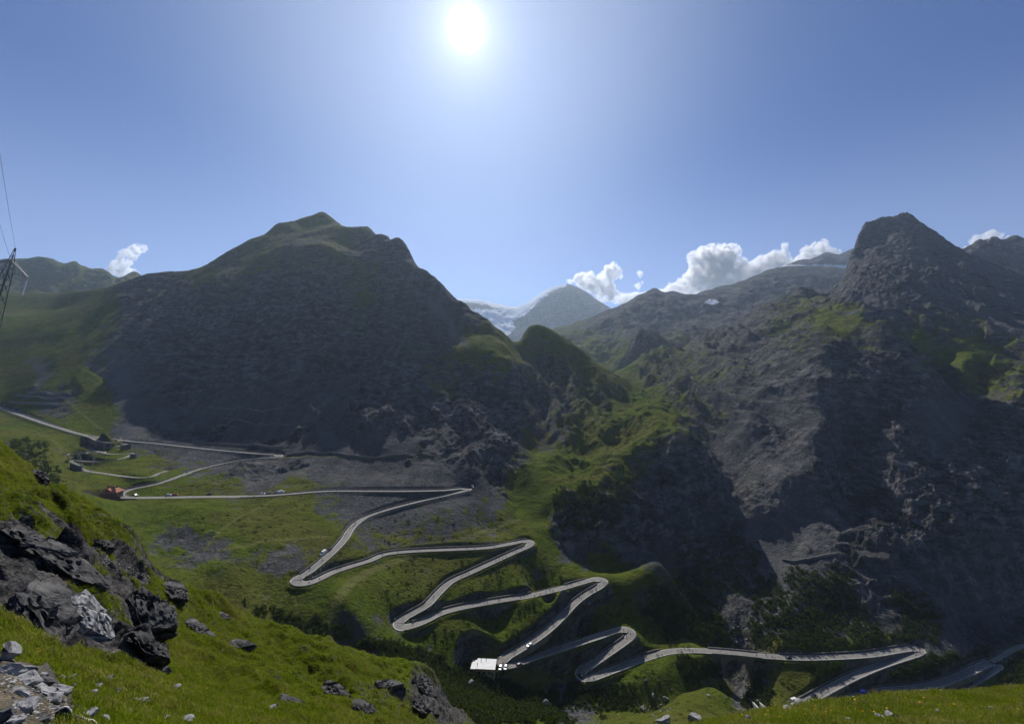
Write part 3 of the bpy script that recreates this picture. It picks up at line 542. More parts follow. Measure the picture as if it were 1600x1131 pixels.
far_body('ridge', 'distant jagged green ridge behind the power pylon',
         [(-190, 418, 2000), (-60, 415, 2000), (0, 410, 2000), (25, 408, 2000), (40, 406, 2000), (70, 405, 2000), (85, 409, 2000), (97, 418, 2000), (110, 413, 2000), (120, 414, 2000), (133, 424, 2000), (150, 424, 2000), (168, 427, 2000), (180, 440, 2000), (196, 433, 2050), (212, 430, 2050), (222, 436, 2050), (250, 450, 2050), (300, 460, 2050)],
         [(-190, 450, 1750), (0, 447, 1750), (60, 450, 1750), (130, 452, 1750), (200, 460, 1750), (300, 470, 1750), (-190, 480, 1500), (0, 480, 1500), (150, 480, 1500), (300, 490, 1500)], rough=0.9, seed=140,
         cover=dict(grass=lambda a, p, r: 0.55 + 0.0 * a, scree=lambda a, p, r: r))
far_body('ridge', 'hazy blue valley ridge with a pointed top below the clouds',
         [(790, 545, 2300), (850, 525, 2300), (880, 516, 2300), (920, 502, 2300), (960, 486, 2300), (990, 470, 2300), (1010, 459, 2300), (1025, 452, 2300), (1040, 461, 2300), (1055, 459, 2300), (1072, 465, 2300), (1090, 460, 2350), (1115, 455, 2350), (1140, 455, 2400), (1165, 446, 2450), (1195, 430, 2500), (1215, 428, 2550), (1245, 427, 2600), (1290, 427, 2600), (1330, 430, 2600), (1400, 440, 2600)],
         [(800, 660, 1290), (850, 655, 1290), (900, 650, 1290), (950, 645, 1290), (1000, 640, 1290), (1050, 625, 1290), (800, 580, 1700), (880, 545, 1900), (900, 570, 1500), (950, 570, 1500), (1000, 585, 1300), (960, 530, 1800), (1000, 520, 1850), (1050, 520, 1800), (1050, 575, 1350), (1100, 500, 1900), (1120, 550, 1400), (1170, 490, 1850), (1200, 510, 1500), (1250, 470, 1900), (1280, 490, 1500), (1330, 480, 1900), (1400, 490, 1800)], step=2.0, rows=230, rough=0.7, seed=170, depth=(0.56, 1.1),
         cover=dict(grass=lambda a, p, r: np.clip(0.2 + 0.55 * smooth(480, 580, p) + 0.15 * smooth(1000, 900, a), 0, 1), scree=lambda a, p, r: 0.5 + 0 * a, snow=lambda a, p, r: 0.75 * np.exp(-((a - 1113) / 16) ** 2 - ((p - 472) / 6) ** 2)))
far_body('ridge', 'dark notched crest standing above a thin bank of cloud',
         [(1150, 470, 3300), (1190, 440, 3300), (1220, 420, 3300), (1243, 412, 3300), (1258, 409, 3300), (1270, 410, 3300), (1283, 400, 3300), (1295, 396, 3300), (1308, 402, 3300), (1320, 398, 3300), (1335, 392, 3300), (1350, 395, 3300), (1400, 410, 3300)],
         [(1150, 500, 2900), (1250, 450, 2900), (1330, 440, 2900), (1400, 450, 2900), (1150, 520, 2600), (1400, 480, 2600)], rough=0.8, seed=200, cover=dict(grass=lambda a, p, r: 0 * a, snow=lambda a, p, r: 0.95 * np.exp(-((p - 419) / 5.5) ** 4)))
far_body('ridge', 'spiky grey ridge beside the scree cone peak',
         [(1440, 440, 1650), (1480, 410, 1650), (1505, 396, 1650), (1520, 388, 1650), (1530, 380, 1650), (1545, 378, 1650), (1552, 373, 1650), (1565, 380, 1650), (1578, 377, 1650), (1590, 374, 1650), (1605, 380, 1650), (1640, 370, 1650), (1700, 380, 1650), (1790, 380, 1650)],
         [(1440, 470, 1400), (1540, 430, 1450), (1600, 430, 1450), (1700, 430, 1450), (1790, 430, 1450), (1500, 470, 1250), (1790, 480, 1250)], rough=1.3, seed=230, cover=dict(grass=lambda a, p, r: 0.02 + 0 * a, scree=lambda a, p, r: smooth(.4, .8, r)))
def glac(a, p, r):
    w = 14 * fbm(a, p, 40, 3, 911)
    s_ = 0.85 * smooth(818, 780, a + w) * smooth(476, 488, p + 0.3 * w) + 0.8 * np.exp(-((a + 0.5 * w - 855 + (p - 455) * 1.3) / 13) ** 2) * smooth(505, 490, p)
    return np.clip(np.maximum(s_, 0.8 * smooth(0.16, 0.05, r) * smooth(895, 875, a)), 0, 1)
far_body('mountain', 'far snow capped mountain under the white cloud',
         [(700, 470, 5200), (735, 470, 5200), (748, 471, 5200), (770, 478, 5200), (785, 480, 5200), (800, 487, 5200), (820, 482, 5200), (838, 466, 5200), (855, 454, 5200), (872, 447, 5200), (885, 445, 5200), (900, 448, 5200), (915, 457, 5200), (930, 468, 5200), (945, 480, 5200), (960, 490, 5200), (1000, 505, 5200), (1080, 520, 5200)],
         [(700, 520, 4400), (780, 515, 4500), (850, 510, 4500), (920, 510, 4500), (1000, 530, 4400), (700, 560, 4000), (900, 560, 4000), (1080, 560, 4000)], rough=0.5, seed=260, cover=dict(grass=lambda a, p, r: 0 * a, snow=glac))

# ------------------------------------------------------------------ near ground: rocky turf ridge on the left, flowery bank on the right
FG = crest([(-160, 600, 40), (-80, 645, 42), (0, 697, 44), (22, 726, 46), (50, 752, 48), (80, 770, 50), (120, 785, 52), (150, 793, 54), (172, 812, 56), (200, 850, 57), (230, 880, 58), (262, 905, 60), (300, 930, 63), (340, 950, 67), (370, 966, 70), (410, 982, 74), (450, 988, 78), (495, 1002, 82), (540, 1022, 86), (600, 1036, 90), (640, 1046, 92), (668, 1062, 92), (685, 1085, 90), (700, 1131, 84)], 0.25, 0.7)
FG += crest([(1060, 1147, 11), (1090, 1140, 12), (1130, 1129, 13), (1180, 1119, 14.5), (1230, 1109, 16), (1270, 1101, 17), (1330, 1096, 18), (1400, 1091, 19), (1460, 1085, 20), (1520, 1077, 20.5), (1580, 1072, 21), (1640, 1067, 21), (1760, 1057, 21)], 0.35, 0.85)
FG += [(-160, 800, 26), (0, 800, 30), (0, 860, 22), (0, 950, 13), (0, 1000, 9.5), (0, 1060, 6), (0, 1120, 4.4), (0, 1180, 3.5), (100, 830, 36), (100, 900, 26), (100, 985, 15), (90, 1040, 10), (100, 1090, 6.8), (130, 1131, 5.4), (100, 1200, 3.6), (-160, 1000, 8), (-160, 1180, 3.2),
       (200, 920, 36), (200, 1000, 20), (180, 1050, 13), (200, 1090, 9.5), (250, 1131, 8), (300, 960, 48), (300, 1000, 33), (300, 1050, 20), (300, 1090, 13.5), (350, 1131, 10.5), (400, 1010, 55), (400, 1050, 33), (400, 1095, 20), (430, 1131, 15), (500, 1030, 60), (500, 1075, 38), (500, 1110, 27), (540, 1135, 24), (600, 1065, 64), (600, 1110, 45), (650, 1090, 70), (650, 1131, 55), (480, 1160, 12), (620, 1160, 35),
       (300, 1170, 6), (200, 1200, 4), (500, 1200, 6), (700, 1180, 10), (700, 1170, 40), (880, 1190, 4), (880, 1200, 12), (880, 1195, 30), (880, 1185, 80), (880, 1165, 130), (1040, 1190, 5), (1040, 1180, 30), (700, 1160, 120),
       (1100, 1170, 7), (1200, 1150, 8.5), (1300, 1140, 9.5), (1400, 1131, 10.5), (1500, 1125, 11), (1600, 1120, 11), (1760, 1110, 11), (1300, 1200, 5), (1600, 1190, 5), (1760, 1190, 5), (1300, 1110, 14), (1500, 1100, 15), (1650, 1090, 15),
       (800, 1250, 2), (0, 1260, 2.4), (1600, 1250, 2.6), (1200, 1250, 2.6), (400, 1250, 2.6), (1200, 1190, 60), (1500, 1180, 60), (1760, 1180, 60), (1300, 1170, 140), (1600, 1165, 140), (1760, 1150, 140), (450, 1060, 140), (200, 900, 140), (0, 800, 140), (-160, 790, 140)]
fst, fls = 3.2, 0.0052
npx = np.arange(-160, 1761, fst); nld = np.arange(math.log(2.2), math.log(150), fls)
NPX, NLD = np.meshgrid(npx, nld); ND = np.exp(NLD)
fg_rbf = RBF(FG, 0.03, 2e-4)
c2x, c2l = np.meshgrid(np.arange(npx[0], npx[-1] + 20, fst * 3), np.arange(nld[0], nld[-1] + 0.05, fls * 3))
NK = bilin(fg_rbf(c2x, np.exp(c2l)), npx[0], fst * 3, nld[0], fls * 3, NPX, NLD)
NX, NY, NZ = (NPX - CX) / F * ND, ND, NK * ND
NPY = YH - F * NZ / ND
sfac = np.clip(ND / 50, 0.08, 1.0)
FCOV = [(0, 720, .8), (40, 770, .9), (60, 800, .85), (20, 840, .2), (60, 870, .15), (10, 900, .1), (50, 940, .1), (90, 1000, .05), (100, 850, .6), (120, 830, .9), (150, 860, .95), (110, 900, .35), (150, 920, .6), (140, 960, .3), (170, 1000, .3), (190, 940, .3), (180, 880, .7), (230, 910, .4), (210, 1020, .15), (240, 960, .8), (280, 950, .8), (300, 980, 1), (350, 990, 1), (250, 1000, .7), (220, 1060, .75), (300, 1040, 1), (350, 1020, 1), (400, 1010, 1), (450, 1010, 1), (440, 1040, 1), (500, 1030, 1), (560, 1050, 1), (620, 1060, .9), (600, 1080, .4), (650, 1070, .35), (670, 1100, .2), (560, 1090, .5), (500, 1100, .7), (450, 1100, .5), (420, 1080, .6), (500, 1130, .7), (620, 1120, .5),
        (20, 1000, .9), (60, 1030, 1), (120, 1050, 1), (10, 1050, .5), (20, 1100, .1), (60, 1100, .15), (40, 1130, .1), (150, 1080, .9), (200, 1100, .9), (250, 1110, .95), (300, 1100, .8), (270, 1085, .45), (340, 1110, .95), (400, 1120, .9), (1100, 1131, .9), (1200, 1120, .9), (1300, 1110, .95), (1400, 1100, 1), (1500, 1090, 1), (1600, 1080, 1), (1380, 1125, .7), (1600, 1125, 1)]
num = np.zeros(NX.shape, np.float32); den = num.copy()
wx = NPX + 14 * fbm(NPX, NPY, 40, 3, 71); wy = NPY + 10 * fbm(NPX, NPY, 40, 3, 72)
for a, b, g in FCOV:
    w = (1 / ((wx - a) ** 2 + (1.3 * (wy - b)) ** 2 + 40) ** 2).astype(np.float32); den += w; num += w * g
NGRASS = num / den
ribz = smooth(300, 200, NPX) * smooth(760, 820, NPY) * smooth(1070, 1030, NPY)
NGRASS = np.clip(NGRASS - 0.4 * ribz * smooth(0.25, 0.75, fbm(NX * 0.75 - NY * 0.2, NX * .5 + NY * .86, 5, 3, 88, 0.55, True) * 0.6 + 0.1), 0, 1); nrock = np.clip(1 - 1.15 * NGRASS, 0, 1)
lx, ly = NX / sfac, NY / sfac
calm = 1 - 0.75 * smooth(900, 1050, NPX)
NZ = NZ + sfac * calm * (1.7 * fbm(NX, NY, 14, 3, 81) + 1.3 * (fbm(NX, NY * .6, 9, 4, 87, .55, True) - .7) + (0.3 + 0.4 * nrock) * fbm(NX, NY, 4, 3, 82, 0.55) + 0.07 * fbm(NX, NY, 0.7, 3, 84))
dip = NX * 0.75 - NY * 0.35                                   # strata dip down to the right
qr = (NX * 0.5 + NY * 0.86) / (8.5 * sfac ** 0.5) + 0.55 * fbm(NX, NY, 9, 3, 86); sw = qr - np.floor(qr)
saw = np.where(sw < 0.22, sw / 0.22, (1 - sw) / 0.78)
NZ = NZ + nrock * smooth(54, 40, ND) * sfac ** 0.7 * (2.0 * (saw - 0.35) + 1.3 * fbm(dip, NY + NX * .3, 5, 4, 83, 0.6, True) - 0.4)
NPY = YH - F * NZ / ND
NRUN = np.minimum.accumulate(np.where(NPY > 0, NPY, 9e9), axis=0)
keep = (NPY[:-1, :-1] < 1300) | (NPY[1:, 1:] < 1300)
grid_mesh('near_hillside', NX, NY, NZ, M_NEAR, keep, dict(grass=NGRASS, scree=np.clip(nrock * smooth(8, 4, ND), 0, 1), path=np.zeros_like(NX)), 'structure', 'steep rocky turf slope at the photographer')
def npick(px, py):
    c = min(max(int(round((px - npx[0]) / fst)), 0), len(npx) - 1)
    r = np.searchsorted(-NRUN[:, c], -py); r = min(max(r, 1), len(nld) - 1)
    y0, y1 = NPY[r - 1, c], NPY[r, c]; t = min(max((py - y0) / (y1 - y0), 0), 1) if y1 != y0 else 0
    return P(px, py, math.exp(nld[r - 1] + t * fls))
def nground(x, y):
    return float(bilin(NZ, npx[0], fst, nld[0], fls, np.array([CX + F * x / y]), np.array([math.log(y)]))[0])

# ------------------------------------------------------------------ roads, walls, bridge
def asphalt(name, c):
    t = NT(name); n = t.noise(0.35, 6, 0.65); n2 = t.noise(3.0, 4, 0.6)
    col = t.mix(t.ramp(n, 0.3, 0.7), tuple(x * 0.8 for x in c) + (1,), tuple(x * 1.12 for x in c) + (1,))
    col = t.mix(t.math('MULTIPLY', t.ramp(n2, 0.5, 0.7), 0.35), col, tuple(x * 0.7 for x in c) + (1,))
    return t.done(col, 0.85, t.bump(n2, 0.2, 0.05), 0.3)
def stonework(name, c, s=1.0):
    t = NT(name); v = t.scalevec(t.pos(), (1, 1, 1.7)); cell = t.voro(1.4 * s, v, 'F1', 'Color'); n = t.noise(0.3 * s, 5, 0.6)
    sep = t.n.new('ShaderNodeSeparateColor'); t.l.new(cell, sep.inputs[0])
    col = t.mix(sep.outputs[0], tuple(x * 0.7 for x in c) + (1,), tuple(x * 1.25 for x in c) + (1,))
    col = t.mix(t.ramp(n, 0.45, 0.7), col, tuple(x * 0.6 for x in c) + (1,))
    return t.done(col, 0.9, t.bump(t.voro(1.4 * s, v, 'DISTANCE_TO_EDGE'), 0.5, 0.1), 0.2)
M_ROAD, M_OLDROAD = asphalt('worn_asphalt', (0.21, 0.195, 0.17)), asphalt('gravel_road', (0.22, 0.205, 0.17))
M_LINE = simple('road_paint', (0.7, 0.7, 0.68), 0.7, 0.12, 1.0)
M_WALL = stonework('stone_wall', (0.16, 0.15, 0.138)); M_PARA = stonework('pale_parapet', (0.2, 0.19, 0.17))
def offs(c):
    t = np.gradient(c[:, :2], axis=0); t /= np.linalg.norm(t, axis=1)[:, None]
    return np.stack([-t[:, 1], t[:, 0]], 1)                       # left-hand normal
def ribbon(name, c, n, o0, o1, dz, mat, label, width=None):
    w = np.ones(len(c)) if width is None else width
    a = np.column_stack([c[:, :2] + n * (o0 * w)[:, None], c[:, 2] + dz]); b = np.column_stack([c[:, :2] + n * (o1 * w)[:, None], c[:, 2] + dz])
    mb = MB(); k = len(c); mb.v = [tuple(p) for p in a] + [tuple(p) for p in b]; mb.f = [(i, i + 1, k + i + 1, k + i) for i in range(k - 1)]; mb.m = [0] * (k - 1)
    return tag(mb.build(name, mat), label, None, None, 'structure')
def curvature(c):
    t = np.gradient(c[:, :2], axis=0); ang = np.unwrap(np.arctan2(t[:, 1], t[:, 0])); s = np.gradient(np.concatenate([[0], np.cumsum(np.linalg.norm(np.diff(c[:, :2], axis=0), axis=1))]))
    k = np.gradient(ang) / np.maximum(s, 1e-3); return np.convolve(np.pad(k, 4, mode='edge'), np.ones(9) / 9, 'valid')
RN, ON, EN = offs(ROAD), offs(OLDROAD), offs(EXROAD); RK = curvature(ROAD); OKV = curvature(OLDROAD)
HW = ROAD_W / 2
wid = 1 + 0.28 * smooth(0.04, 0.12, np.abs(RK))
ribbon('road', ROAD, RN, -HW, HW, 0.0, M_ROAD, 'pale grey mountain road climbing in hairpins', wid)
ribbon('road', OLDROAD, ON, -OLD_W / 2, OLD_W / 2, 0.02, M_OLDROAD, 'narrow old gravel road zigzagging below the pylon')
ribbon('road', EXROAD, EN, -1.8, 1.8, 0.0, M_OLDROAD, 'gravel track leaving the lowest hairpin')
for s in (-1, 1):
    ribbon('road_marking', ROAD, RN, s * (HW - 0.42) - 0.09, s * (HW - 0.42) + 0.09, 0.02, M_LINE, 'white edge line along the mountain road', wid)
for i, c in enumerate(PATH_LINES[12:13]): pass
def gvec(x, y): return bilin(GZ, mpx[0], MSTEP, mld[0], 0.0029, CX + F * x / y, np.log(y))
rpx, rpy = to_pix(ROAD)
leg_i = np.zeros(len(ROAD), int)
cut = []
for l in LEGS[:-1]:
    q = np.array([P(l[-1][0], l[-1][1], l[-1][2] * F / (YH - l[-1][1]))]); cut.append(int(np.argmin(np.linalg.norm(ROAD - q, axis=1))))
leg_i = np.searchsorted(np.array(cut), np.arange(len(ROAD)), side='right')
BRIDGE = (leg_i == 10) & (rpx > BR0 - 6) & (rpx < BR1 + 6)
LEGNAME = ['the top road above the old zigzag', 'the road bending down to the red roofed house', 'the long level road leaving the red roofed house', 'the road dropping to the widest stone hairpin', 'the road above the grassy track', 'the road beside the dark bushes on the slope',
           'the road ending beside the small meadow', 'the road leading to the white roofed building', 'the road leaving the white roofed building', 'the short road between the two lowest bends', 'the road that crosses the gorge bridge', 'the road behind the flower bank', 'the road with the blue van', 'the lowest red edged road']
def wall_runs(c, nrm, kap, sel, side, o, thick, zfun, name, mat, label, cat, group, minlen=8):
    run = []; k = 0
    def flush():
        nonlocal run, k
        if len(run) >= minlen:
            mb = MB(); rings = []
            for i in run:
                z0, z1 = zfun(i); a = c[i, :2] + nrm[i] * side * o; b = c[i, :2] + nrm[i] * side * (o + thick)
                rings.append([(a[0], a[1], z0), (b[0], b[1], z0), (b[0], b[1], z1), (a[0], a[1], z1)])
            lb = label if k == 0 else label + (', further along' if k == 1 else ', farthest stretch' if k == 2 else ', last stretch')
            tag(mb.loft(rings).build(name, mat), lb, cat, group); k += 1
        run = []
    for i in sel:
        if zfun(i) is None or kap[i] * side > 0.085: flush()
        else: run.append(i)
    flush()
for c, nrm, kap, hw, names, legs, isb in ((ROAD, RN, RK, HW, LEGNAME, leg_i, BRIDGE),):
    wd = wid
    dif = {s: gvec(c[:, 0] + nrm[:, 0] * s * (hw * wd + 3.4), c[:, 1] + nrm[:, 1] * s * (hw * wd + 3.4)) - c[:, 2] for s in (-1, 1)}
    for L in range(len(names)):
        sel = [i for i in np.nonzero(legs == L)[0]]
        for s in (-1, 1):
            dd = np.convolve(np.pad(dif[s], 5, mode='edge'), np.ones(11) / 11, 'valid')
            wall_runs(c, nrm, kap, sel, s, hw * 1.12, 0.55, lambda i, dd=dd: (c[i, 2] - 1.0, c[i, 2] + min(1.1, 0.3 + 0.45 * dd[i])) if dd[i] > 0.7 and not isb[i] else None,
                      'retaining_wall', M_WALL, f'dark wall along {names[L]}' + ('' if s > 0 else ', other side'), 'wall', 'retaining walls along the road')
            wall_runs(c, nrm, kap, sel, s, hw * 1.06, 0.45, lambda i, dd=dd: (c[i, 2] + max(-3.6, dd[i] - 1.0), c[i, 2] + 0.4) if dd[i] < -0.5 and not isb[i] else None,
                      'parapet_wall', M_PARA, f'pale parapet along {names[L]}' + ('' if s > 0 else ', other side'), 'wall', 'parapets along the road')
dif = {s: gvec(OLDROAD[:, 0] + ON[:, 0] * s * 5, OLDROAD[:, 1] + ON[:, 1] * s * 5) - OLDROAD[:, 2] for s in (-1, 1)}
for s in (-1, 1):
    wall_runs(OLDROAD, ON, OKV, list(range(len(OLDROAD))), s, OLD_W / 2 * 1.1, 0.5, lambda i: (OLDROAD[i, 2] + max(-5, dif[s][i] - 1.0), OLDROAD[i, 2] + 0.4) if dif[s][i] < -0.7 else None, 'parapet_wall', M_WALL,
              'stone wall under the old zigzag road' + ('' if s > 0 else ', other side'), 'wall', 'walls of the old road', 6)
# massive stone corners of the old zigzag and of the widest hairpin
def bastion(pts, h, label):
    w = [pick(*p) for p in pts]; mb = MB(); rings = []
    for p in w: rings.append([(p[0], p[1], p[2] - 6), (p[0], p[1] + 2.5, p[2] - 6), (p[0], p[1] + 2.5, p[2] + h), (p[0], p[1], p[2] + h)])
    tag(mb.loft(rings).build('retaining_wall', M_WALL), label, 'wall', 'stone bastions')
bastion([(188, 703), (194, 703.5), (201, 702)], 5.5, 'tall stone corner of the upper bend of the old road')
bastion([(203, 716), (208, 716.5), (212, 715)], 4.5, 'tall stone corner of the lower bend of the old road')
bastion([(109, 731), (116, 734), (124, 737)], 5.0, 'slanting stone wall under the outermost bend of the old road')

# bridge over the gorge
bi = np.nonzero((leg_i == 10) & (rpx > BR0 - 10) & (rpx < BR1 + 10))[0]
br = empty('bridge', ROAD[bi[len(bi) // 2]] + np.array((0, 0, -14)))
bo = np.array(br.location)
mb = MB(); mb.loft([[tuple(np.append(ROAD[i, :2] + RN[i] * s * (HW + 0.9), ROAD[i, 2] + dz) - bo) for s, dz in ((-1, -1.4), (1, -1.4), (1, -0.06), (-1, -0.06))] for i in bi]).build('deck', M_WALL, br)
for s in (-1, 1):
    mb = MB(); mb.loft([[tuple(np.append(ROAD[i, :2] + RN[i] * s * (HW + o), ROAD[i, 2] + dz) - bo) for o, dz in ((0.3, -0.05), (0.75, -0.05), (0.75, 0.8), (0.3, 0.8))] for i in bi]).build('parapet', M_PARA, br)
mid = len(bi) / 2; half = len(bi) / 2
def arch_z(t):                                                     # underside: one tall opening between solid spandrels
    t = (t - 0.5) * 2
    return -2.6 - 11.5 * max(0.0, 1 - math.sqrt(max(0.0, 1 - min(1, abs(t) / 0.55) ** 2))) if abs(t) < 0.55 else -24.0
rings = []
for q, i in enumerate(bi):
    zz = arch_z(q / (len(bi) - 1))
    rings.append([tuple(np.append(ROAD[i, :2] + RN[i] * s * (HW + 0.6), ROAD[i, 2] + dz) - bo) for s, dz in ((-1, zz), (1, zz), (1, -1.42), (-1, -1.42))])
MB().loft(rings).build('arch', M_WALL, br)
tag(br, 'stone arch bridge carrying the road across the dark gorge', 'bridge')

# avalanche walls on the scree and terraces
def line_wall(pts, h, th, label, mat=M_WALL, name='avalanche_wall', grp='avalanche walls'):
    c = spline(np.array([pick(*p) for p in pts]), 3.0, 4.0); mb = MB(); rings = []
    nn = offs(c)
    for i, p in enumerate(c):
        g0 = float(gvec(np.array([p[0]]), np.array([p[1]]))[0]); a, b = p[:2] - nn[i] * th / 2, p[:2] + nn[i] * th / 2
        rings.append([(a[0], a[1], g0 - 3), (b[0], b[1], g0 - 3), (b[0], b[1], g0 + h), (a[0], a[1], g0 + h)])
    tag(mb.loft(rings).build(name, mat), label, 'wall', grp)
for pts, h, lb in (([(42, 615), (75, 616), (113, 618)], 2.5, 'uppermost dark terrace wall on the green slope above the road'), ([(26, 618), (60, 621), (105, 624)], 2.2, 'middle dark terrace wall on the green slope above the road'), ([(14, 629), (50, 631), (95, 635)], 2.6, 'lowest dark terrace wall on the green slope above the road'),
                   ([(325, 638), (380, 637), (440, 637)], 1.6, 'upper thin avalanche wall across the grey scree'), ([(337, 665), (400, 664), (454, 664)], 2.0, 'lower thin avalanche wall across the grey scree'), ([(300, 692), (360, 697), (442, 701)], 3.2, 'dark gallery wall above the top hairpin'),
                   ([(447, 712), (540, 712), (620, 712), (680, 714)], 1.8, 'long thin wall running across the scree from the top hairpin'), ([(1221, 877), (1260, 876), (1312, 867)], 2.4, 'curved stone wall on the scree flank above the pines'), ([(1326, 914), (1342, 912), (1358, 909)], 1.2, 'short pale wall on the ledge above the scree chute')):
    line_wall(pts, h, 0.8, lb)

# ------------------------------------------------------------------ buildings
M_PLASTER = simple('dark_red_plaster', (0.16, 0.07, 0.06), 0.9, 0.2, 0.8, bump=0.2); M_TILE = simple('red_roof_tiles', (0.36, 0.14, 0.075), 0.8, 0.25, 1.2, bump=0.4, bscale=4)
M_GLASS = simple('window_glass', (0.02, 0.022, 0.025), 0.15, 0.1, 1.0, spec=0.6); M_FRAME = simple('window_frame_paint', (0.5, 0.48, 0.45), 0.6); M_ROOFW = simple('pale_sheet_roof', (0.62, 0.61, 0.58), 0.6, 0.08, 0.6)
M_REDTRIM = simple('red_fascia', (0.32, 0.06, 0.06), 0.6); M_CREAM = simple('cream_render', (0.5, 0.45, 0.38), 0.9, 0.12, 0.7); M_WOOD = simple('dark_timber', (0.06, 0.045, 0.035), 0.8, 0.2, 2.0)
def window(parent, x, z, w, h, y, face='y', sgn=-1):
    fr = MB(); gl = MB(); t = 0.09
    def bx(m, a0, a1, z0, z1, o0, o1):
        lo, hi = sorted((y + sgn * o0, y + sgn * o1))
        m.box(a0, a1, lo, hi, z0, z1) if face == 'y' else m.box(lo, hi, a0, a1, z0, z1)
    bx(fr, x - w / 2 - t, x - w / 2, z - t, z + h + t, 0.0, 0.07); bx(fr, x + w / 2, x + w / 2 + t, z - t, z + h + t, 0.0, 0.07); bx(fr, x - w / 2, x + w / 2, z - t, z, 0.0, 0.09); bx(fr, x - w / 2, x + w / 2, z + h, z + h + t, 0.0, 0.07); bx(fr, x - 0.03, x + 0.03, z, z + h, 0.005, 0.055)
    f = fr.build('window', M_FRAME, parent); bx(gl, x - w / 2, x + w / 2, z, z + h, -0.02, 0.03); gl.build('pane', M_GLASS, f)
hp = P(174.5, 781, 313)
hs = empty('house', hp, math.radians(14))
mb = MB(); mb.box(-5.2, 5.2, -4.2, 4.2, -6, 6.6); mb.build('wall', M_PLASTER, hs)
mb = MB(); e = 0.6
mb.add([(-5.2 - e, -4.2 - e, 6.5), (5.2 + e, -4.2 - e, 6.5), (5.2 + e, 4.2 + e, 6.5), (-5.2 - e, 4.2 + e, 6.5), (-2.0, 0, 10.6), (2.0, 0, 10.6), (-5.2 - e, -4.2 - e, 6.25), (5.2 + e, -4.2 - e, 6.25), (5.2 + e, 4.2 + e, 6.25), (-5.2 - e, 4.2 + e, 6.25)],
       [(0, 1, 5, 4), (1, 2, 5), (2, 3, 4, 5), (3, 0, 4), (0, 6, 7, 1), (1, 7, 8, 2), (2, 8, 9, 3), (3, 9, 6, 0), (9, 8, 7, 6)])
rf = mb.build('roof', M_TILE, hs)
mb = MB(); mb.add([(-1.4, -4.0, 6.6), (1.4, -4.0, 6.6), (1.4, -4.0, 8.2), (0, -4.0, 9.5), (-1.4, -4.0, 8.2), (-1.4, 0, 6.6), (1.4, 0, 6.6), (1.4, -1.2, 8.2), (0, -0.4, 9.5), (-1.4, -1.2, 8.2)], [(0, 1, 2, 3, 4), (1, 6, 7, 2), (5, 0, 4, 9)]); mb.build('dormer', M_PLASTER, rf)
mb = MB(); mb.add([(-1.75, -4.4, 8.0), (0, -4.4, 9.75), (1.75, -4.4, 8.0), (-1.75, -0.6, 8.0), (0, -0.1, 9.75), (1.75, -0.6, 8.0), (-1.75, -4.4, 7.85), (0, -4.4, 9.6), (1.75, -4.4, 7.85), (-1.75, -.6, 7.85), (0, -.1, 9.6), (1.75, -.6, 7.85)], [(0, 1, 4, 3), (1, 2, 5, 4), (6, 9, 10, 7), (7, 10, 11, 8), (0, 6, 7, 1), (1, 7, 8, 2), (0, 3, 9, 6), (2, 8, 11, 5)]); mb.build('dormer_roof', M_TILE, rf)
for x, y in ((-2.6, 1.0), (2.9, 0.8)): MB().box(x - .35, x + .35, y - .35, y + .35, 8, 11.4).build('chimney', M_PLASTER, rf)
for x in (-3.6, -1.2, 1.2, 3.6):
    for z in (0.9, 4.0): window(hs, x, z, 1.0, 1.5, -4.2)
window(hs, 0, 6.95, 0.8, 1.1, -4.0)
for yy in (-2.2, 0.6, 2.6):
    for z in (0.9, 4.0): window(hs, yy, z, 0.9, 1.5, 5.2, 'x', 1)
tag(hs, 'dark red roadside house with a hipped red tile roof and dormer', 'house')

lp = P(757, 1049, 240)
lb = empty('roadside_building', lp, math.radians(-4))
MB().box(-4.6, 6.4, -3.2, 5.0, -7, 3.9).build('wall', M_CREAM, lb)
MB().box(-7.6, -4.62, -2.6, 4.4, -7, 3.3).build('annex_wall', M_WOOD, lb)
r1 = MB().box(-4.9, 6.8, -3.7, 5.4, 4.0, 4.22).build('roof', M_ROOFW, lb); MB().box(-4.9, 6.8, -3.78, -3.702, 3.55, 4.24).build('fascia', M_REDTRIM, r1)
r2 = MB().box(-8.0, -4.92, -3.1, 4.8, 3.4, 3.62).build('annex_roof', M_ROOFW, lb); MB().box(-8.0, -4.92, -3.18, -3.102, 2.95, 3.64).build('fascia', M_REDTRIM, r2)
for x, y in ((-2.5, 3.5), (0.5, 4.2), (-4.2, -0.5)): MB().bar((x, y, 4.2), (x, y, 5.6), 0.16, 8).build('flue', M_WOOD, r1)
for x in (-3.0, 0.2, 3.4): window(lb, x, 1.0, 1.6, 1.3, -3.2)
MB().box(4.6, 5.6, -3.26, -3.2, 0.0, 2.1).build('door', M_WOOD, lb)
tag(lb, 'low building with a flat white roof and red fascia beside the parked white cars', 'building')
kp = pick(1145, 1015)
kb = empty('hut', (kp[0], kp[1] + 1, kp[2]), 0.1); MB().box(-1.6, 1.6, -1.2, 1.2, -3, 2.4).build('wall', M_WALL, kb); MB().add([(-1.9, -1.5, 2.4), (1.9, -1.5, 2.4), (1.9, 1.5, 2.4), (-1.9, 1.5, 2.4), (-1.9, 0, 3.4), (1.9, 0, 3.4)], [(0, 1, 5, 4), (2, 3, 4, 5), (0, 4, 3), (1, 2, 5), (0, 3, 2, 1)]).build('roof', M_WOOD, kb); MB().box(-.45, .45, -1.26, -1.2, 0, 2).build('door', M_WOOD, kb)
tag(kb, 'tiny dark hut at the head of the gorge bridge', 'hut')
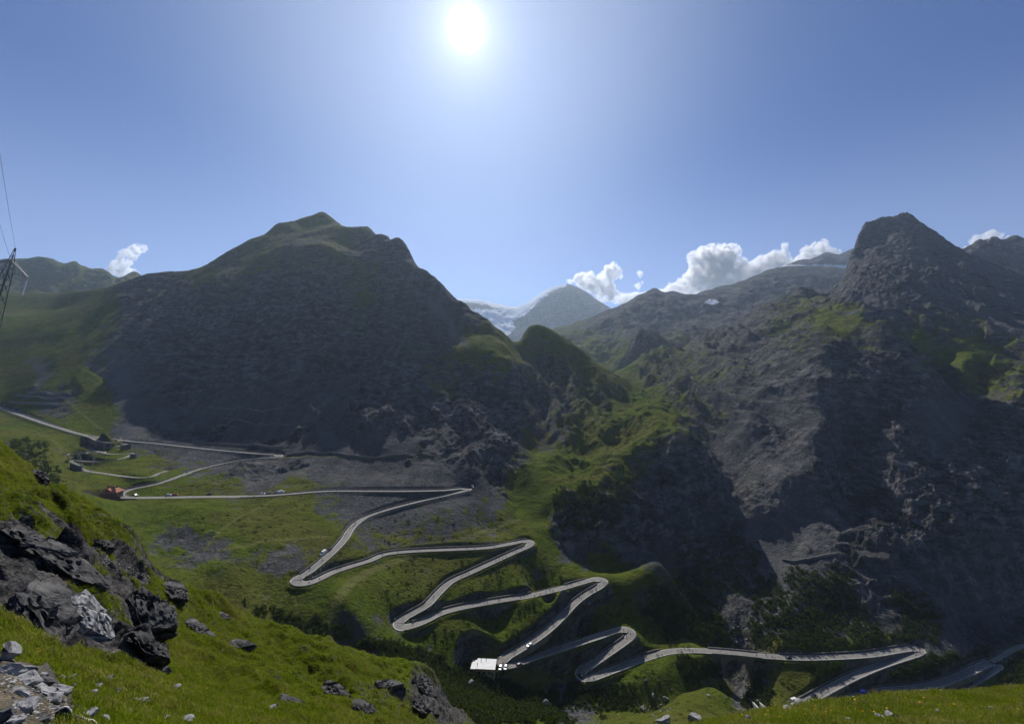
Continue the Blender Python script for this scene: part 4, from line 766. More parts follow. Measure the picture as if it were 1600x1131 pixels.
# weir in the stream at the foot of the gorge
M_CONC = simple('pale_concrete', (0.42, 0.4, 0.37), 0.9, 0.15, 0.8)
for n_, (a, b, h, lb_) in enumerate((((1170, 1092), (1186, 1110), 1.4, 'inner sloping concrete weir wall in the gorge stream'), ((1183, 1096), (1200, 1112), 1.4, 'outer sloping concrete weir wall in the gorge stream'), ((1166, 1095), (1188, 1094), 1.0, 'concrete sill crossing the gorge stream'))):
    w0, w1 = pick(*a), pick(*b); q = (w1 - w0); q2 = np.array((-q[1], q[0], 0)) / max(1e-3, math.hypot(q[0], q[1])) * 0.5
    MB().loft([[tuple(p - q2 + (0, 0, -3)), tuple(p + q2 + (0, 0, -3)), tuple(p + q2 + (0, 0, h)), tuple(p - q2 + (0, 0, h))] for p in (w0, w1)]).build('weir', M_CONC)
    tag(bpy.data.objects[[o.name for o in COL.objects if o.name.startswith('weir')][-1]], lb_, 'weir', 'weir in the gorge')

# ------------------------------------------------------------------ pylons and cables
M_STEEL = simple('galvanised_steel', (0.16, 0.155, 0.15), 0.55, 0.2, 2.0, metal=0.4); M_PORC = simple('porcelain', (0.75, 0.76, 0.76), 0.25, 0.05)
M_CABLE = simple('cable', (0.05, 0.05, 0.05), 0.6)
def lattice(mb, z0, w0, z1, w1, n, r):
    for sx in (-1, 1):
        for sy in (-1, 1): mb.bar((sx * w0, sy * w0, z0), (sx * w1, sy * w1, z1), r)
    for i in range(n):
        a, b = i / n, (i + 1) / n; za, zb = z0 + (z1 - z0) * a, z0 + (z1 - z0) * b; wa, wb = w0 + (w1 - w0) * a, w0 + (w1 - w0) * b
        for s in (-1, 1):
            for k in (1, -1):
                mb.bar((-wa * k, s * wa, za), (wb * k, s * wb, zb), r * 0.6, 3); mb.bar((s * wa, -wa * k, za), (s * wb, wb * k, zb), r * 0.6, 3)
def insulator(parent, x, y, z, n=12, L=2.4, r=0.12):
    mb = MB(); mb.bar((x, y, z), (x, y, z - L - 0.5), 0.02, 4)
    for i in range(n):
        zz = z - 0.5 - L * i / n; mb.bar((x, y, zz), (x, y, zz - L / n * 0.55), r, 8, 0, r * 0.45)
    mb.build('insulator', M_PORC, parent)
H1 = 15.2
py = empty('power_pylon'); py.scale = (0.9, 0.9, 0.9); py.rotation_euler = (0, math.radians(17), math.radians(4)); py.location = Vector(P(12, 424, 56)) - py.rotation_euler.to_matrix() @ Vector((0, 0, H1 * 0.9))
mb = MB(); lattice(mb, -8, 1.3, H1, 0.36, 13, 0.05); mb.build('mast', M_STEEL, py)
mb = MB(); lattice(mb, H1, 0.36, H1 + 3.8, 0.04, 4, 0.035); mb.build('mast_top', M_STEEL, py)
for s in (-1, 1):
    mb = MB()
    for yy in (-0.35, 0.35): mb.bar((s * 0.4, yy, H1), (s * 3.1, 0, H1 - 0.05), 0.06); mb.bar((s * 0.35, yy * 0.6, H1 + 1.7), (s * 3.1, 0, H1), 0.05)
    for i in range(1, 4):
        t = i / 4; mb.bar((s * (0.4 + 2.7 * t), -0.35 * (1 - t), H1), (s * (0.4 + 2.7 * t), 0.35 * (1 - t), H1), 0.035, 3); mb.bar((s * (0.4 + 2.7 * t), 0.0, H1), (s * (0.4 + 2.7 * (t - .12)), 0, H1 + 1.7 * (1 - t)), 0.03, 3)
    mb.build('crossarm', M_STEEL, py)
    insulator(py, s * 3.1, 0, H1 - 0.1)
tag(py, 'dark lattice power pylon with hanging insulators against the sky', 'pylon')
bpy.context.view_layer.update()
def cable(a, b, sag, r, label):
    a, b = Vector(a), Vector(b); mb = MB(); pr = None
    for i in range(25):
        t = i / 24; p = a.lerp(b, t); p.z -= sag * 4 * t * (1 - t)
        if pr is not None: mb.bar(pr, p, r, 4)
        pr = p
    tag(mb.build('power_cable', M_CABLE), label, 'cable', 'overhead power cables')
mw = py.matrix_world
cable(mw @ Vector((0, 0, H1 + 3.8)), P(-60, -160, 14), 0.6, 0.012, 'thin earth cable rising from the tip of the dark pylon')
cable(mw @ Vector((0, 0, H1 + 1.7)), P(-110, -60, 16), 0.6, 0.012, 'thin cable rising from the neck of the dark pylon')
pb = pick(136, 741); p2 = empty('power_pylon', (pb[0], pb[1], pb[2] - 0.5), math.radians(30))
M_STEELL = simple('bright_galvanised_steel', (0.4, 0.4, 0.39), 0.5, 0.15, 2.0, metal=0.2)
hh = (741 - 707) / F * pb[1]; ww = 16.5 / F * pb[1] * 1.3
for s in (-1, 1):
    mb = MB()
    for q in (-0.5, 0.5): mb.bar((s * 1.6 + q * .6, q, 0), (s * ww * 0.45 + q, q, hh), 0.16)
    for i in range(7):
        t0, t1 = i / 7, (i + 1) / 7; k = 1 if i % 2 else -1
        mb.bar((s * (1.6 + (ww * .45 - 1.6) * t0) + k * .5, k * .5, hh * t0), (s * (1.6 + (ww * .45 - 1.6) * t1) - k * .5, -k * .5, hh * t1), 0.08, 3)
    mb.build('leg', M_STEELL, p2)
mb = MB()
for q in (-0.5, 0.5): mb.bar((-ww, q, hh), (ww, q, hh), 0.14); mb.bar((-ww * .6, q, hh + 1.2), (ww * .6, q, hh + 1.2), 0.1); mb.bar((-ww, q, hh), (-ww * .6, q, hh + 1.2), 0.1); mb.bar((ww, q, hh), (ww * .6, q, hh + 1.2), 0.1)
mb.build('crossarm', M_STEELL, p2)
for s in (-0.95, 0, 0.95): mb = MB(); mb.bar((s * ww, -1.6, hh), (s * ww, 1.6, hh), 0.36, 8); mb.build('insulator', M_PORC, p2)
tag(p2, 'small pale portal pylon with white insulators above the red roofed house', 'pylon')

# ------------------------------------------------------------------ vehicles
def paint(name, c): return simple(name, c, 0.3, 0.03, 1.0, spec=0.5)
M_PAINT = dict(white=paint('white_car_paint', (0.8, 0.8, 0.8)), black=paint('black_car_paint', (0.02, 0.02, 0.022)), red=paint('red_car_paint', (0.4, 0.03, 0.03)), blue=paint('blue_car_paint', (0.04, 0.06, 0.4)), grey=paint('grey_car_paint', (0.2, 0.2, 0.21)), orange=paint('orange_car_paint', (0.7, 0.22, 0.05)))
M_TYRE = simple('tyre_rubber', (0.02, 0.02, 0.02), 0.9); M_RIM = simple('wheel_rim', (0.45, 0.45, 0.46), 0.35, metal=0.6); M_LAMP = simple('lamp_glass', (0.7, 0.7, 0.68), 0.2); M_TAIL = simple('tail_lamp_glass', (0.4, 0.02, 0.02), 0.3)
def section(x, w, z0, z1, tuck=0.12):
    return [(x, -w, z0 + .1), (x, -w * .94, z0), (x, w * .94, z0), (x, w, z0 + .1), (x, w, z0 + (z1 - z0) * .65), (x, w * (1 - tuck), z1), (x, -w * (1 - tuck), z1), (x, -w, z0 + (z1 - z0) * .65)]
def make_car(col, van=False):
    r = empty('parked_car'); m = M_PAINT[col]
    if van:
        L = 5.4; prof = [(-2.7, .95, .35, 1.0), (-2.65, .98, .3, 1.2), (-1.9, .98, .3, 1.35), (2.6, .98, .3, 1.35), (2.7, .95, .35, 1.3)]; cab = [(-1.95, .9, 1.33, 1.36), (-1.25, .88, 1.33, 2.3), (-1.0, .88, 1.33, 2.42), (2.6, .88, 1.33, 2.42), (2.68, .86, 1.33, 2.3)]
    else:
        L = 4.2; prof = [(-2.1, .78, .35, .7), (-2.0, .86, .25, .78), (-1.0, .88, .22, .92), (.9, .88, .22, .95), (1.9, .86, .28, .95), (2.1, .78, .38, .85)]; cab = [(-1.05, .76, .9, .93), (-.35, .74, .92, 1.38), (.9, .74, .93, 1.45), (1.7, .73, .93, 1.2), (1.95, .7, .9, .97)]
    MB().loft([section(*p) for p in prof]).build('body', m, r, sm=False)
    ca = MB().loft([section(*p, 0.2) for p in cab]).build('cabin', M_GLASS if not van else m, r)
    if not van: x0, x1, zz = -.3, 1.3, 1.43; MB().add([(x0, -.56, 1.40), (x1, -.56, 1.40), (x1, .56, 1.40), (x0, .56, 1.40), (x0, -.56, zz), (x1, -.56, zz + .03), (x1, .56, zz + .03), (x0, .56, zz)], [(4, 5, 6, 7), (0, 1, 5, 4), (1, 2, 6, 5), (2, 3, 7, 6), (3, 0, 4, 7)]).build('roof', m, ca)
    else: MB().add([(-1.98, -.7, 1.42), (-1.98, .7, 1.42), (-1.3, .7, 2.2), (-1.3, -.7, 2.2), (-1.93, -.7, 1.40), (-1.93, .7, 1.40), (-1.25, .7, 2.18), (-1.25, -.7, 2.18)], [(0, 1, 2, 3), (0, 3, 7, 4), (1, 5, 6, 2), (0, 4, 5, 1), (3, 2, 6, 7)]).build('windscreen', M_GLASS, ca)
    for x in ((-1.3, 1.3) if not van else (-1.75, 1.7)):
        for s in (-1, 1):
            w = MB().bar((x, s * .68, .32), (x, s * .9, .32), .32, 12).build('wheel', M_TYRE, r); MB().bar((x, s * .9, .32), (x, s * .915, .32), .19, 10).build('rim', M_RIM, w)
    for s in (-1, 1):
        MB().box(-L / 2 - .03, -L / 2 + .1, s * .6 - .14, s * .6 + .14, .58, .72).build('headlight', M_LAMP, r); MB().box(L / 2 - .1, L / 2 + .03, s * .62 - .12, s * .62 + .12, .62, .78).build('tail_light', M_TAIL, r)
    return r
protos = {}
def on_road(px, py, lat=None):
    """nearest road sample to a pixel, and the offset across the road"""
    k = int(np.argmin((rpx - px) ** 2 + (rpy - py) ** 2)); p = ROAD[k]
    g = P(px, py, p[2] * F / (YH - py)); o = float(np.dot(g[:2] - p[:2], RN[k])); o = max(-HW - 3, min(HW + 3, o))
    t = np.array((RN[k][1], -RN[k][0])); al = float(np.dot(g[:2] - p[:2], t)); al = max(-1, min(1, al))
    return np.append(p[:2] + RN[k] * o + t * al, p[2]), math.atan2(t[1], t[0]), k
CARS = [(155, 681, 'black', 1, 'black van stopped on the top road above the old zigzag'), (171, 685, 'black', 0, 'black car on the top road just behind the black van'), (178.5, 685.5, 'grey', 0, 'grey car on the top road farthest ahead of the black van'),
        (191, 780, 'black', 0, 'black car beside the red roofed house'), (204, 774, 'grey', 0, 'grey car on the inside of the bend at the red roofed house'), (258, 773.5, 'white', 0, 'white car parked by the level road near the red roofed house'), (269, 772, 'red', 0, 'dark red car parked beside the white car on the level road'),
        (325, 771.5, 'black', 0, 'black car parked where the level road begins its long stretch'), (409, 772.5, 'white', 0, 'white car, first of the parked row on the level road'), (421, 771, 'grey', 0, 'grey car, second of the parked row on the level road'), (430, 770.5, 'grey', 0, 'grey car, third of the parked row on the level road'), (439, 769.5, 'white', 1, 'white van at the end of the parked row on the level road'),
        (735, 760, 'white', 1, 'white van parked at the outer end of the long level road'), (509, 863, 'white', 1, 'white van driving towards the widest stone hairpin'), (518.5, 857, 'black', 0, 'black car following the white van to the widest hairpin'),
        (827, 1009, 'white', 0, 'white car parked on the shoulder above the white roofed building'), (782, 1044, 'white', 0, 'white car parked nearest the white roofed building'), (790, 1043.5, 'white', 0, 'white car parked second from the white roofed building'), (811, 1039.5, 'black', 0, 'black car parked at the corner beyond the two white cars'),
        (907, 1056.5, 'black', 0, 'black car rounding the lowest left bend'), (1232, 1028, 'black', 0, 'black car on the road above the round green mound'), (1243, 1095, 'white', 1, 'white van on the road just behind the flower bank'), (1271, 1087, 'black', 0, 'black car climbing behind the white van near the flower bank'),
        (1348, 1083, 'blue', 1, 'blue van standing on the road behind the flower bank'), (1363, 1079, 'orange', 0, 'orange car in front of the blue van'), (1332, 1091, 'white', 0, 'white car nearest the flower bank behind the blue van')]
for px_, py_, colr, van, lbl in CARS:
    key = (colr, van)
    if key not in protos: o = protos[key] = make_car(colr, bool(van))
    else: o = copy_tree(protos[key])
    p, az, k_ = on_road(px_, py_); o.location = (p[0], p[1], p[2] + 0.03); o.rotation_euler = (0, 0, az + (0 if len(lbl) % 2 else math.pi))
    if 'parked nearest' in lbl or 'parked second' in lbl: o.rotation_euler = (0, 0, math.radians(80)); o.location = tuple(P(px_, py_, 171 * F / (py_ - YH))); o.location.z = -170.95
    if van: o.name = 'van'
    tag(o, lbl, 'van' if van else 'car', 'vehicles on the mountain road')

# ------------------------------------------------------------------ cyclists
def skinned(edges, joints, rad, name, mat):
    me = bpy.data.meshes.new(name); keys = list(joints); me.from_pydata([joints[k] for k in keys], [(keys.index(a), keys.index(b)) for a, b in edges], [])
    o = bpy.data.objects.new(name, me); COL.objects.link(o); sk = o.modifiers.new('s', 'SKIN'); o.modifiers.new('u', 'SUBSURF').levels = 1
    for i, k in enumerate(keys): me.skin_vertices[0].data[i].radius = (rad[k], rad[k]); me.skin_vertices[0].data[i].use_root = (i == 0)
    dg = bpy.context.evaluated_depsgraph_get(); m2 = bpy.data.meshes.new_from_object(o.evaluated_get(dg)); bpy.data.objects.remove(o); m2.name = name
    m2.materials.clear(); m2.materials.append(mat); return m2
J = dict(pelvis=(-.12, 0, .98), waist=(0.02, 0, 1.12), chest=(.2, 0, 1.3), neck=(.32, 0, 1.42), head=(.4, 0, 1.52), crown=(.42, 0, 1.62), shl=(.22, .18, 1.33), ell=(.38, .2, 1.1), hal=(.56, .18, .98), shr=(.22, -.18, 1.33), elr=(.38, -.2, 1.1), har=(.56, -.18, .98),
         hil=(-.12, .1, .95), knl=(.2, .1, .72), anl=(.02, .1, .34), tol=(.14, .1, .3), hir=(-.12, -.1, .95), knr=(.24, -.1, .88), anr=(.1, -.1, .52), tor=(.22, -.1, .5))
R_ = dict(pelvis=.14, waist=.13, chest=.15, neck=.055, head=.1, crown=.08, shl=.07, ell=.045, hal=.035, shr=.07, elr=.045, har=.035, hil=.09, knl=.06, anl=.04, tol=.035, hir=.09, knr=.06, anr=.04, tor=.035)
E_ = [('pelvis', 'waist'), ('waist', 'chest'), ('chest', 'neck'), ('neck', 'head'), ('head', 'crown'), ('chest', 'shl'), ('shl', 'ell'), ('ell', 'hal'), ('chest', 'shr'), ('shr', 'elr'), ('elr', 'har'), ('pelvis', 'hil'), ('hil', 'knl'), ('knl', 'anl'), ('anl', 'tol'), ('pelvis', 'hir'), ('hir', 'knr'), ('knr', 'anr'), ('anr', 'tor')]
M_KIT = [simple('kit_black', (0.03, 0.03, 0.035), 0.8), simple('kit_blue', (0.04, 0.06, 0.16), 0.8), simple('kit_red', (0.25, 0.03, 0.03), 0.8), simple('kit_white', (0.45, 0.45, 0.45), 0.8)]
pm0 = skinned(E_, J, R_, 'person', M_KIT[0]); PM = [pm0]
for m in M_KIT[1:]: q = pm0.copy(); q.materials.clear(); q.materials.append(m); PM.append(q)
mb = MB()
for x in (-.5, .5):
    for i in range(14):
        a, b = 2 * math.pi * i / 14, 2 * math.pi * (i + 1) / 14; mb.bar((x + .34 * math.cos(a), 0, .34 + .34 * math.sin(a)), (x + .34 * math.cos(b), 0, .34 + .34 * math.sin(b)), .02, 4)
for a, b in (((-.5, 0, .34), (-.02, 0, .3)), ((-.5, 0, .34), (-.16, 0, .82)), ((-.02, 0, .3), (-.18, 0, .92)), ((-.16, 0, .8), (.38, 0, .84)), ((-.02, 0, .3), (.4, 0, .78)), ((.5, 0, .34), (.38, 0, .95)), ((.38, -.2, .97), (.38, .2, .97)), ((.38, .2, .97), (.56, .2, .95)), ((.38, -.2, .97), (.56, -.2, .95)), ((-.28, 0, .93), (-.06, 0, .94))): mb.bar(a, b, .024, 4)
BIKE = mb.mesh('bicycle', simple('bike_frame', (0.05, 0.05, 0.05), 0.5))
COUNT = [4, 16, 9, 22, 16, 16, 20, 26, 20, 9, 44, 9, 3, 6]
for L, n_ in enumerate(COUNT):
    sel = np.nonzero((leg_i == L) & (rpx > 5) & (rpx < 1595) & (rpy < np.where(rpx > 1180, 1086, 2000)))[0]
    if len(sel) < 5: continue
    ts = np.sort(RNG.random(n_) ** 1.0); t_prev = -9
    for j in range(n_):
        if j and RNG.random() < 0.35: i = min(len(sel) - 2, t_prev + int(RNG.integers(1, 3)))
        else: i = int(ts[j] * (len(sel) - 2))
        t_prev = i; i = sel[i]; lat = RNG.uniform(-2.3, 2.3); t = np.array((RN[i][1], -RN[i][0]))
        c = empty('cyclist', (ROAD[i, 0] + RN[i, 0] * lat, ROAD[i, 1] + RN[i, 1] * lat, ROAD[i, 2] + 0.02), math.atan2(-t[1], -t[0]) if RNG.random() < 0.8 else math.atan2(t[1], t[0]))
        link(PM[int(RNG.integers(0, 4)) if RNG.random() < 0.5 else 0], 'person', c); link(BIKE, 'bicycle', c)
        tag(c, f'tiny cyclist in sports clothing riding along {LEGNAME[L]}', 'cyclist', f'cyclists on {LEGNAME[L]}')
# ------------------------------------------------------------------ shrubs and pine stands
def leafmat(name, a, b, trans=0.0):
    t = NT(name); oi = t.n.new('ShaderNodeObjectInfo'); n = t.noise(0.35, 4, 0.6); n2 = t.noise(2.5, 3, 0.6)
    col = t.mix(t.ramp(n, 0.38, 0.62), a, b); col = t.mix(t.math('MULTIPLY', t.ramp(n2, 0.45, 0.7), 0.6), col, tuple(x * 1.7 for x in b[:3]) + (1,))
    col = t.mix(t.math('MULTIPLY', oi.outputs['Random'], 0.4), col, (b[0] * 1.2, b[1] * 0.9, b[2], 1))
    m = t.done(col, 0.9, None, 0.06)
    if trans:
        tr = t.n.new('ShaderNodeBsdfTranslucent'); t.l.new(t.mix(0.25, col, (0.3, 0.42, 0.02, 1)), tr.inputs['Color']); ms = t.n.new('ShaderNodeMixShader'); ms.inputs[0].default_value = trans
        t.l.new(t.bs.outputs[0], ms.inputs[1]); t.l.new(tr.outputs[0], ms.inputs[2]); t.l.new(ms.outputs[0], t.out.inputs['Surface'])
    return m
M_PINE = leafmat('pine_needles', (0.016, 0.026, 0.008, 1), (0.034, 0.05, 0.014, 1), 0.2); M_BARK = simple('bark', (0.06, 0.045, 0.035), 0.95)
def clump(n, rx, rz, seed, leaf, lobes=5):
    """leaf-sized faces scattered through a lumpy crown; returns verts (n*3,3)"""
    g = np.random.default_rng(seed); cen = np.column_stack([g.normal(0, .42, lobes) * rx, g.normal(0, .42, lobes) * rx, (0.25 + 0.75 * g.random(lobes)) * rz * 0.75]); rad = (0.38 + 0.3 * g.random(lobes)) * rx
    k = g.integers(0, lobes, n); v = g.normal(size=(n, 3)); v /= np.linalg.norm(v, axis=1)[:, None]
    c = cen[k] + v * (rad[k] * (0.55 + 0.5 * g.random(n)))[:, None] * (1, 1, min(1.4, rz / rx)); c[:, 2] = np.maximum(c[:, 2], 0.02 * rz)
    a = g.normal(size=(n, 3)); a /= np.linalg.norm(a, axis=1)[:, None]; b = np.cross(a, v + g.normal(0, .4, (n, 3))); b /= np.linalg.norm(b, axis=1)[:, None] + 1e-6
    s = leaf * (0.6 + 0.8 * g.random(n))[:, None]
    return np.stack([c - a * s * .6, c + a * s * .6, c + b * s], 1).reshape(-1, 3)
def tri_mesh(name, v, mat):
    me = bpy.data.meshes.new(name); n = len(v) // 3; me.vertices.add(len(v)); me.vertices.foreach_set('co', v.astype(np.float32).ravel())
    me.loops.add(n * 3); me.loops.foreach_set('vertex_index', np.arange(n * 3, dtype=np.int32)); me.polygons.add(n); me.polygons.foreach_set('loop_start', np.arange(0, n * 3, 3, dtype=np.int32)); me.update(calc_edges=True); me.materials.append(mat); return me
def in_poly(px, py, poly):
    r = False; j = len(poly) - 1
    for i in range(len(poly)):
        if (poly[i][1] > py) != (poly[j][1] > py) and px < (poly[j][0] - poly[i][0]) * (py - poly[i][1]) / (poly[j][1] - poly[i][1]) + poly[i][0]: r = not r
        j = i
    return r
def rand_in(poly, n):
    xs, ys = [p[0] for p in poly], [p[1] for p in poly]; m = n * 8 + 60
    a, b = RNG.uniform(min(xs) - 8, max(xs) + 8, m), RNG.uniform(min(ys) - 6, max(ys) + 6, m)
    wa, wb = a + 20 * fbm(a, b, 34, 2, 808), b + 14 * fbm(a, b, 34, 2, 809)
    return [(p, q) for p, q, u, v in zip(a, b, wa, wb) if in_poly(u, v, poly)][:n]
def road_clear(p, m):
    return min(np.hypot(ROAD[:, 0] - p[0], ROAD[:, 1] - p[1]).min(), np.hypot(OLDROAD[:, 0] - p[0], OLDROAD[:, 1] - p[1]).min() + 1) > m
CL = [clump(52, 1.0, 1.0, s, 0.36) for s in range(6)]
STANDS = [('pine_thicket', 'dark dwarf pine thicket on the near side of the valley floor', [(560, 1005), (600, 1000), (690, 1030), (740, 1048), (870, 1088), (890, 1131), (700, 1131), (690, 1070), (640, 1045)], 2600, 1.5),
          ('pine_thicket', 'dark pine thicket in the gorge beside the small meadow', [(1010, 925), (1060, 895), (1090, 930), (1120, 960), (1140, 1008), (1060, 1008), (1000, 955)], 900, 1.6),
          ('pine_wood', 'dark pine wood at the foot of the scree chute', [(1190, 905), (1260, 890), (1318, 885), (1345, 940), (1385, 1005), (1300, 1016), (1180, 1012), (1160, 960)], 1000, 1.8),
          ('pine_thicket', 'scattered pines on the lit rocks above the gorge', [(1060, 860), (1130, 830), (1190, 850), (1170, 930), (1110, 960), (1065, 910)], 430, 1.4),
          ('pine_thicket', 'dark pines under the gorge bridge', [(1050, 1026), (1112, 1028), (1125, 1060), (1090, 1072), (1060, 1060)], 330, 1.5), ('pine_thicket', 'dark pines between the bridge and the round mound', [(1160, 1036), (1192, 1038), (1195, 1085), (1205, 1105), (1165, 1085)], 330, 1.5),
          ('pine_thicket', 'dark pines below the road beside the round mound', [(1275, 1034), (1400, 1028), (1310, 1062), (1275, 1080), (1255, 1085)], 420, 1.5), ('pine_thicket', 'dark pine band between the two lowest roads', [(1310, 1075), (1430, 1030), (1545, 1012), (1540, 1030), (1470, 1062), (1400, 1070), (1340, 1082)], 900, 1.6),
          ('pine_thicket', 'dark pines beside the lowest hairpin', [(1562, 1040), (1625, 1012), (1625, 1065), (1525, 1072)], 420, 1.6), ('pine_thicket', 'dark bushes along the top of the spur cliff', [(865, 770), (955, 738), (1005, 745), (965, 830), (885, 820)], 520, 1.7),
          ('pine_thicket', 'dark bushes in the gully below the near ridge', [(15, 690), (60, 690), (105, 735), (80, 770), (40, 740)], 260, 1.5), ('pine_thicket', 'bushes on the green shelf below the scree cone', [(1525, 560), (1590, 575), (1580, 605), (1535, 600)], 160, 1.8), ('pine_thicket', 'shrub band under the widest hairpin', [(380, 935), (480, 965), (560, 1000), (500, 1000), (400, 960)], 130, 1.2),
          ('pine_thicket', 'low bushes along the stream below the lowest bend', [(880, 1062), (990, 1075), (1000, 1120), (880, 1110)], 420, 1.1), ('pine_thicket', 'dark pines at the base of the shadowed cliffs', [(1395, 920), (1470, 950), (1480, 1000), (1400, 1005)], 300, 1.6)]
for nm, lb_, poly, n_, sz in STANDS:
    vs = []
    for a, b in rand_in(poly, n_):
        p = pick(a, b)
        if not road_clear(p, 5.5): continue
        s = sz * RNG.uniform(0.55, 1.35); r = RNG.uniform(0, 6.28); c, sn = math.cos(r), math.sin(r); q = CL[int(RNG.integers(0, 6))] * s
        vs.append(np.column_stack([q[:, 0] * c - q[:, 1] * sn + p[0], q[:, 0] * sn + q[:, 1] * c + p[1], q[:, 2] * RNG.uniform(1.0, 1.6) + p[2] - 0.15]))
    if vs: tag(link(tri_mesh(nm, np.vstack(vs), M_PINE), nm), lb_, None, None, 'stuff')
SH = []
for s in range(5):
    me = tri_mesh('shrub', clump(110, 1.0, 1.1, 40 + s, 0.27, 6), M_PINE); SH.append(me)
AREAS = [('on the bushy slope around the middle hairpins', [(600, 880), (700, 868), (820, 862), (700, 920), (660, 960), (600, 960)], 26), ('on the slope left of the small meadow', [(700, 930), (830, 870), (910, 905), (930, 900), (800, 935), (700, 955)], 52), ('on the green slope above the white roofed building', [(640, 990), (720, 955), (920, 922), (860, 980), (780, 1025), (700, 1010)], 66), ('on the slope between the two lowest bends', [(830, 1022), (930, 935), (1000, 930), (1040, 1005), (960, 975), (860, 1010)], 42),
         ('inside the lowest bends', [(860, 1025), (970, 990), (920, 1030), (890, 1045)], 22), ('beside the gorge above the road bridge', [(990, 1000), (1040, 960), (1055, 1012), (1000, 1025)], 22), ('on the meadow below the lowest road', [(930, 1065), (1040, 1025), (1050, 1075), (960, 1100)], 24), ('on the scree below the long level road', [(560, 810), (700, 785), (780, 790), (800, 835), (640, 855), (570, 855)], 34), ('on the pasture of the spur', [(870, 690), (1000, 690), (960, 735), (880, 750)], 26), ('on the slope left of the widest hairpin', [(280, 790), (440, 780), (520, 800), (450, 890), (330, 860)], 14)]
for where, poly, n_ in AREAS:
    k_ = 0
    for a, b in rand_in(poly, n_ * 3):
        p = pick(a, b)
        if k_ >= n_ or not road_clear(p, 6.5): continue
        k_ += 1; s = RNG.uniform(0.6, 1.15) * (1.5 if RNG.random() < 0.2 else 1.0)
        o = link(SH[int(RNG.integers(0, 5))], 'shrub'); o.location = (p[0], p[1], p[2] - 0.1); o.scale = (s * RNG.uniform(.9, 1.3), s, s * RNG.uniform(0.7, 1.05)); o.rotation_euler = (0, 0, RNG.uniform(0, 6.28))
        tag(o, f'small dark mountain pine shrub {where}', 'shrub', f'shrubs {where}')

# ------------------------------------------------------------------ stones
def rockmat(name, a, b, s):
    t = NT(name); o = t.obj(); n = t.noise(1.6 * s, 6, 0.65, o); n2 = t.noise(7 * s, 5, 0.7, o); lay = t.noise(2.2 * s, 4, 0.6, t.scalevec(o, (0.5, 0.5, 5.0)), 0.4)
    col = t.mix(t.ramp(n, 0.32, 0.68), a, b); col = t.mix(t.ramp(lay, 0.5, 0.62), col, tuple(x * 0.62 for x in a[:3]) + (1,)); col = t.mix(t.math('MULTIPLY', t.ramp(n2, 0.6, 0.75), 0.5), col, (0.30, 0.25, 0.13, 1))
    crk = t.voro(1.3 * s, t.scalevec(o, (1.0, 1.0, 2.2)), 'DISTANCE_TO_EDGE')
    col = t.mix(t.ramp(crk, 0.05, 0.0), col, tuple(x * 0.35 for x in a[:3]) + (1,))
    lich = t.noise(3.1 * s, 4, 0.7, o); col = t.mix(t.ramp(lich, 0.6, 0.7, 0.0, 0.45), col, (b[0] * 1.25, b[1] * 1.25, b[2] * 1.15, 1))
    nb = t.bump(lay, 0.8, 0.12 / s); nb = t.bump(n2, 0.7, 0.06 / s, nb); nb = t.bump(t.ramp(crk, 0.0, 0.09), 0.8, 0.1 / s, nb)
    return t.done(col, 0.85, nb, 0.3)
M_STONE = rockmat('pale_stone', (0.22, 0.215, 0.21, 1), (0.42, 0.41, 0.40, 1), 1.0); M_OUT = rockmat('outcrop_rock', (0.05, 0.048, 0.046, 1), (0.12, 0.115, 0.11, 1), 0.25)
def rock_mesh(name, seed, size, facets=9, sub=3, jit=0.06, mat=None):
    """angular stone: a sphere cut by random planes, then roughened"""
    import bmesh
    g = np.random.default_rng(seed); bm = bmesh.new(); bmesh.ops.create_icosphere(bm, subdivisions=sub, radius=1.0)
    co = np.array([v.co[:] for v in bm.verts]); pl = g.normal(size=(facets, 3)); pl /= np.linalg.norm(pl, axis=1)[:, None]; of = 0.4 + 0.32 * g.random(facets)
    for n_, o_ in zip(pl, of):
        d = co @ n_; k = d > o_; co[k] -= np.outer(d[k] - o_, n_)
    co *= np.array(size) / 2 / 0.75
    nz = fbm(co[:, 0] * 3 + seed, co[:, 1] * 3 + co[:, 2] * 2, max(size) * 0.9, 4, seed) ; nn = co / (np.linalg.norm(co, axis=1)[:, None] + 1e-6); co += nn * (nz * jit * max(size))[:, None]
    for v, c in zip(bm.verts, co): v.co = c
    me = bpy.data.meshes.new(name); bm.to_mesh(me); bm.free(); me.materials.append(mat or M_STONE); return me
def stone(px, py, w, h, dep, label, rot=(0, 0, 0), seed=0, mat=None, name='stone', near=True, sub=3, group='stones on the turf', cat='stone', sink=0.25, jit=0.06):
    p = npick(px, py) if near else pick(px, py); d = p[1]; sz = (w / F * d, dep / F * d, h / F * d)
    o = link(rock_mesh(name, seed, sz, 13, sub, jit, mat), name); o.location = (p[0], p[1], p[2] + sz[2] * (0.5 - sink)); o.rotation_euler = rot
    return tag(o, label, cat, group)
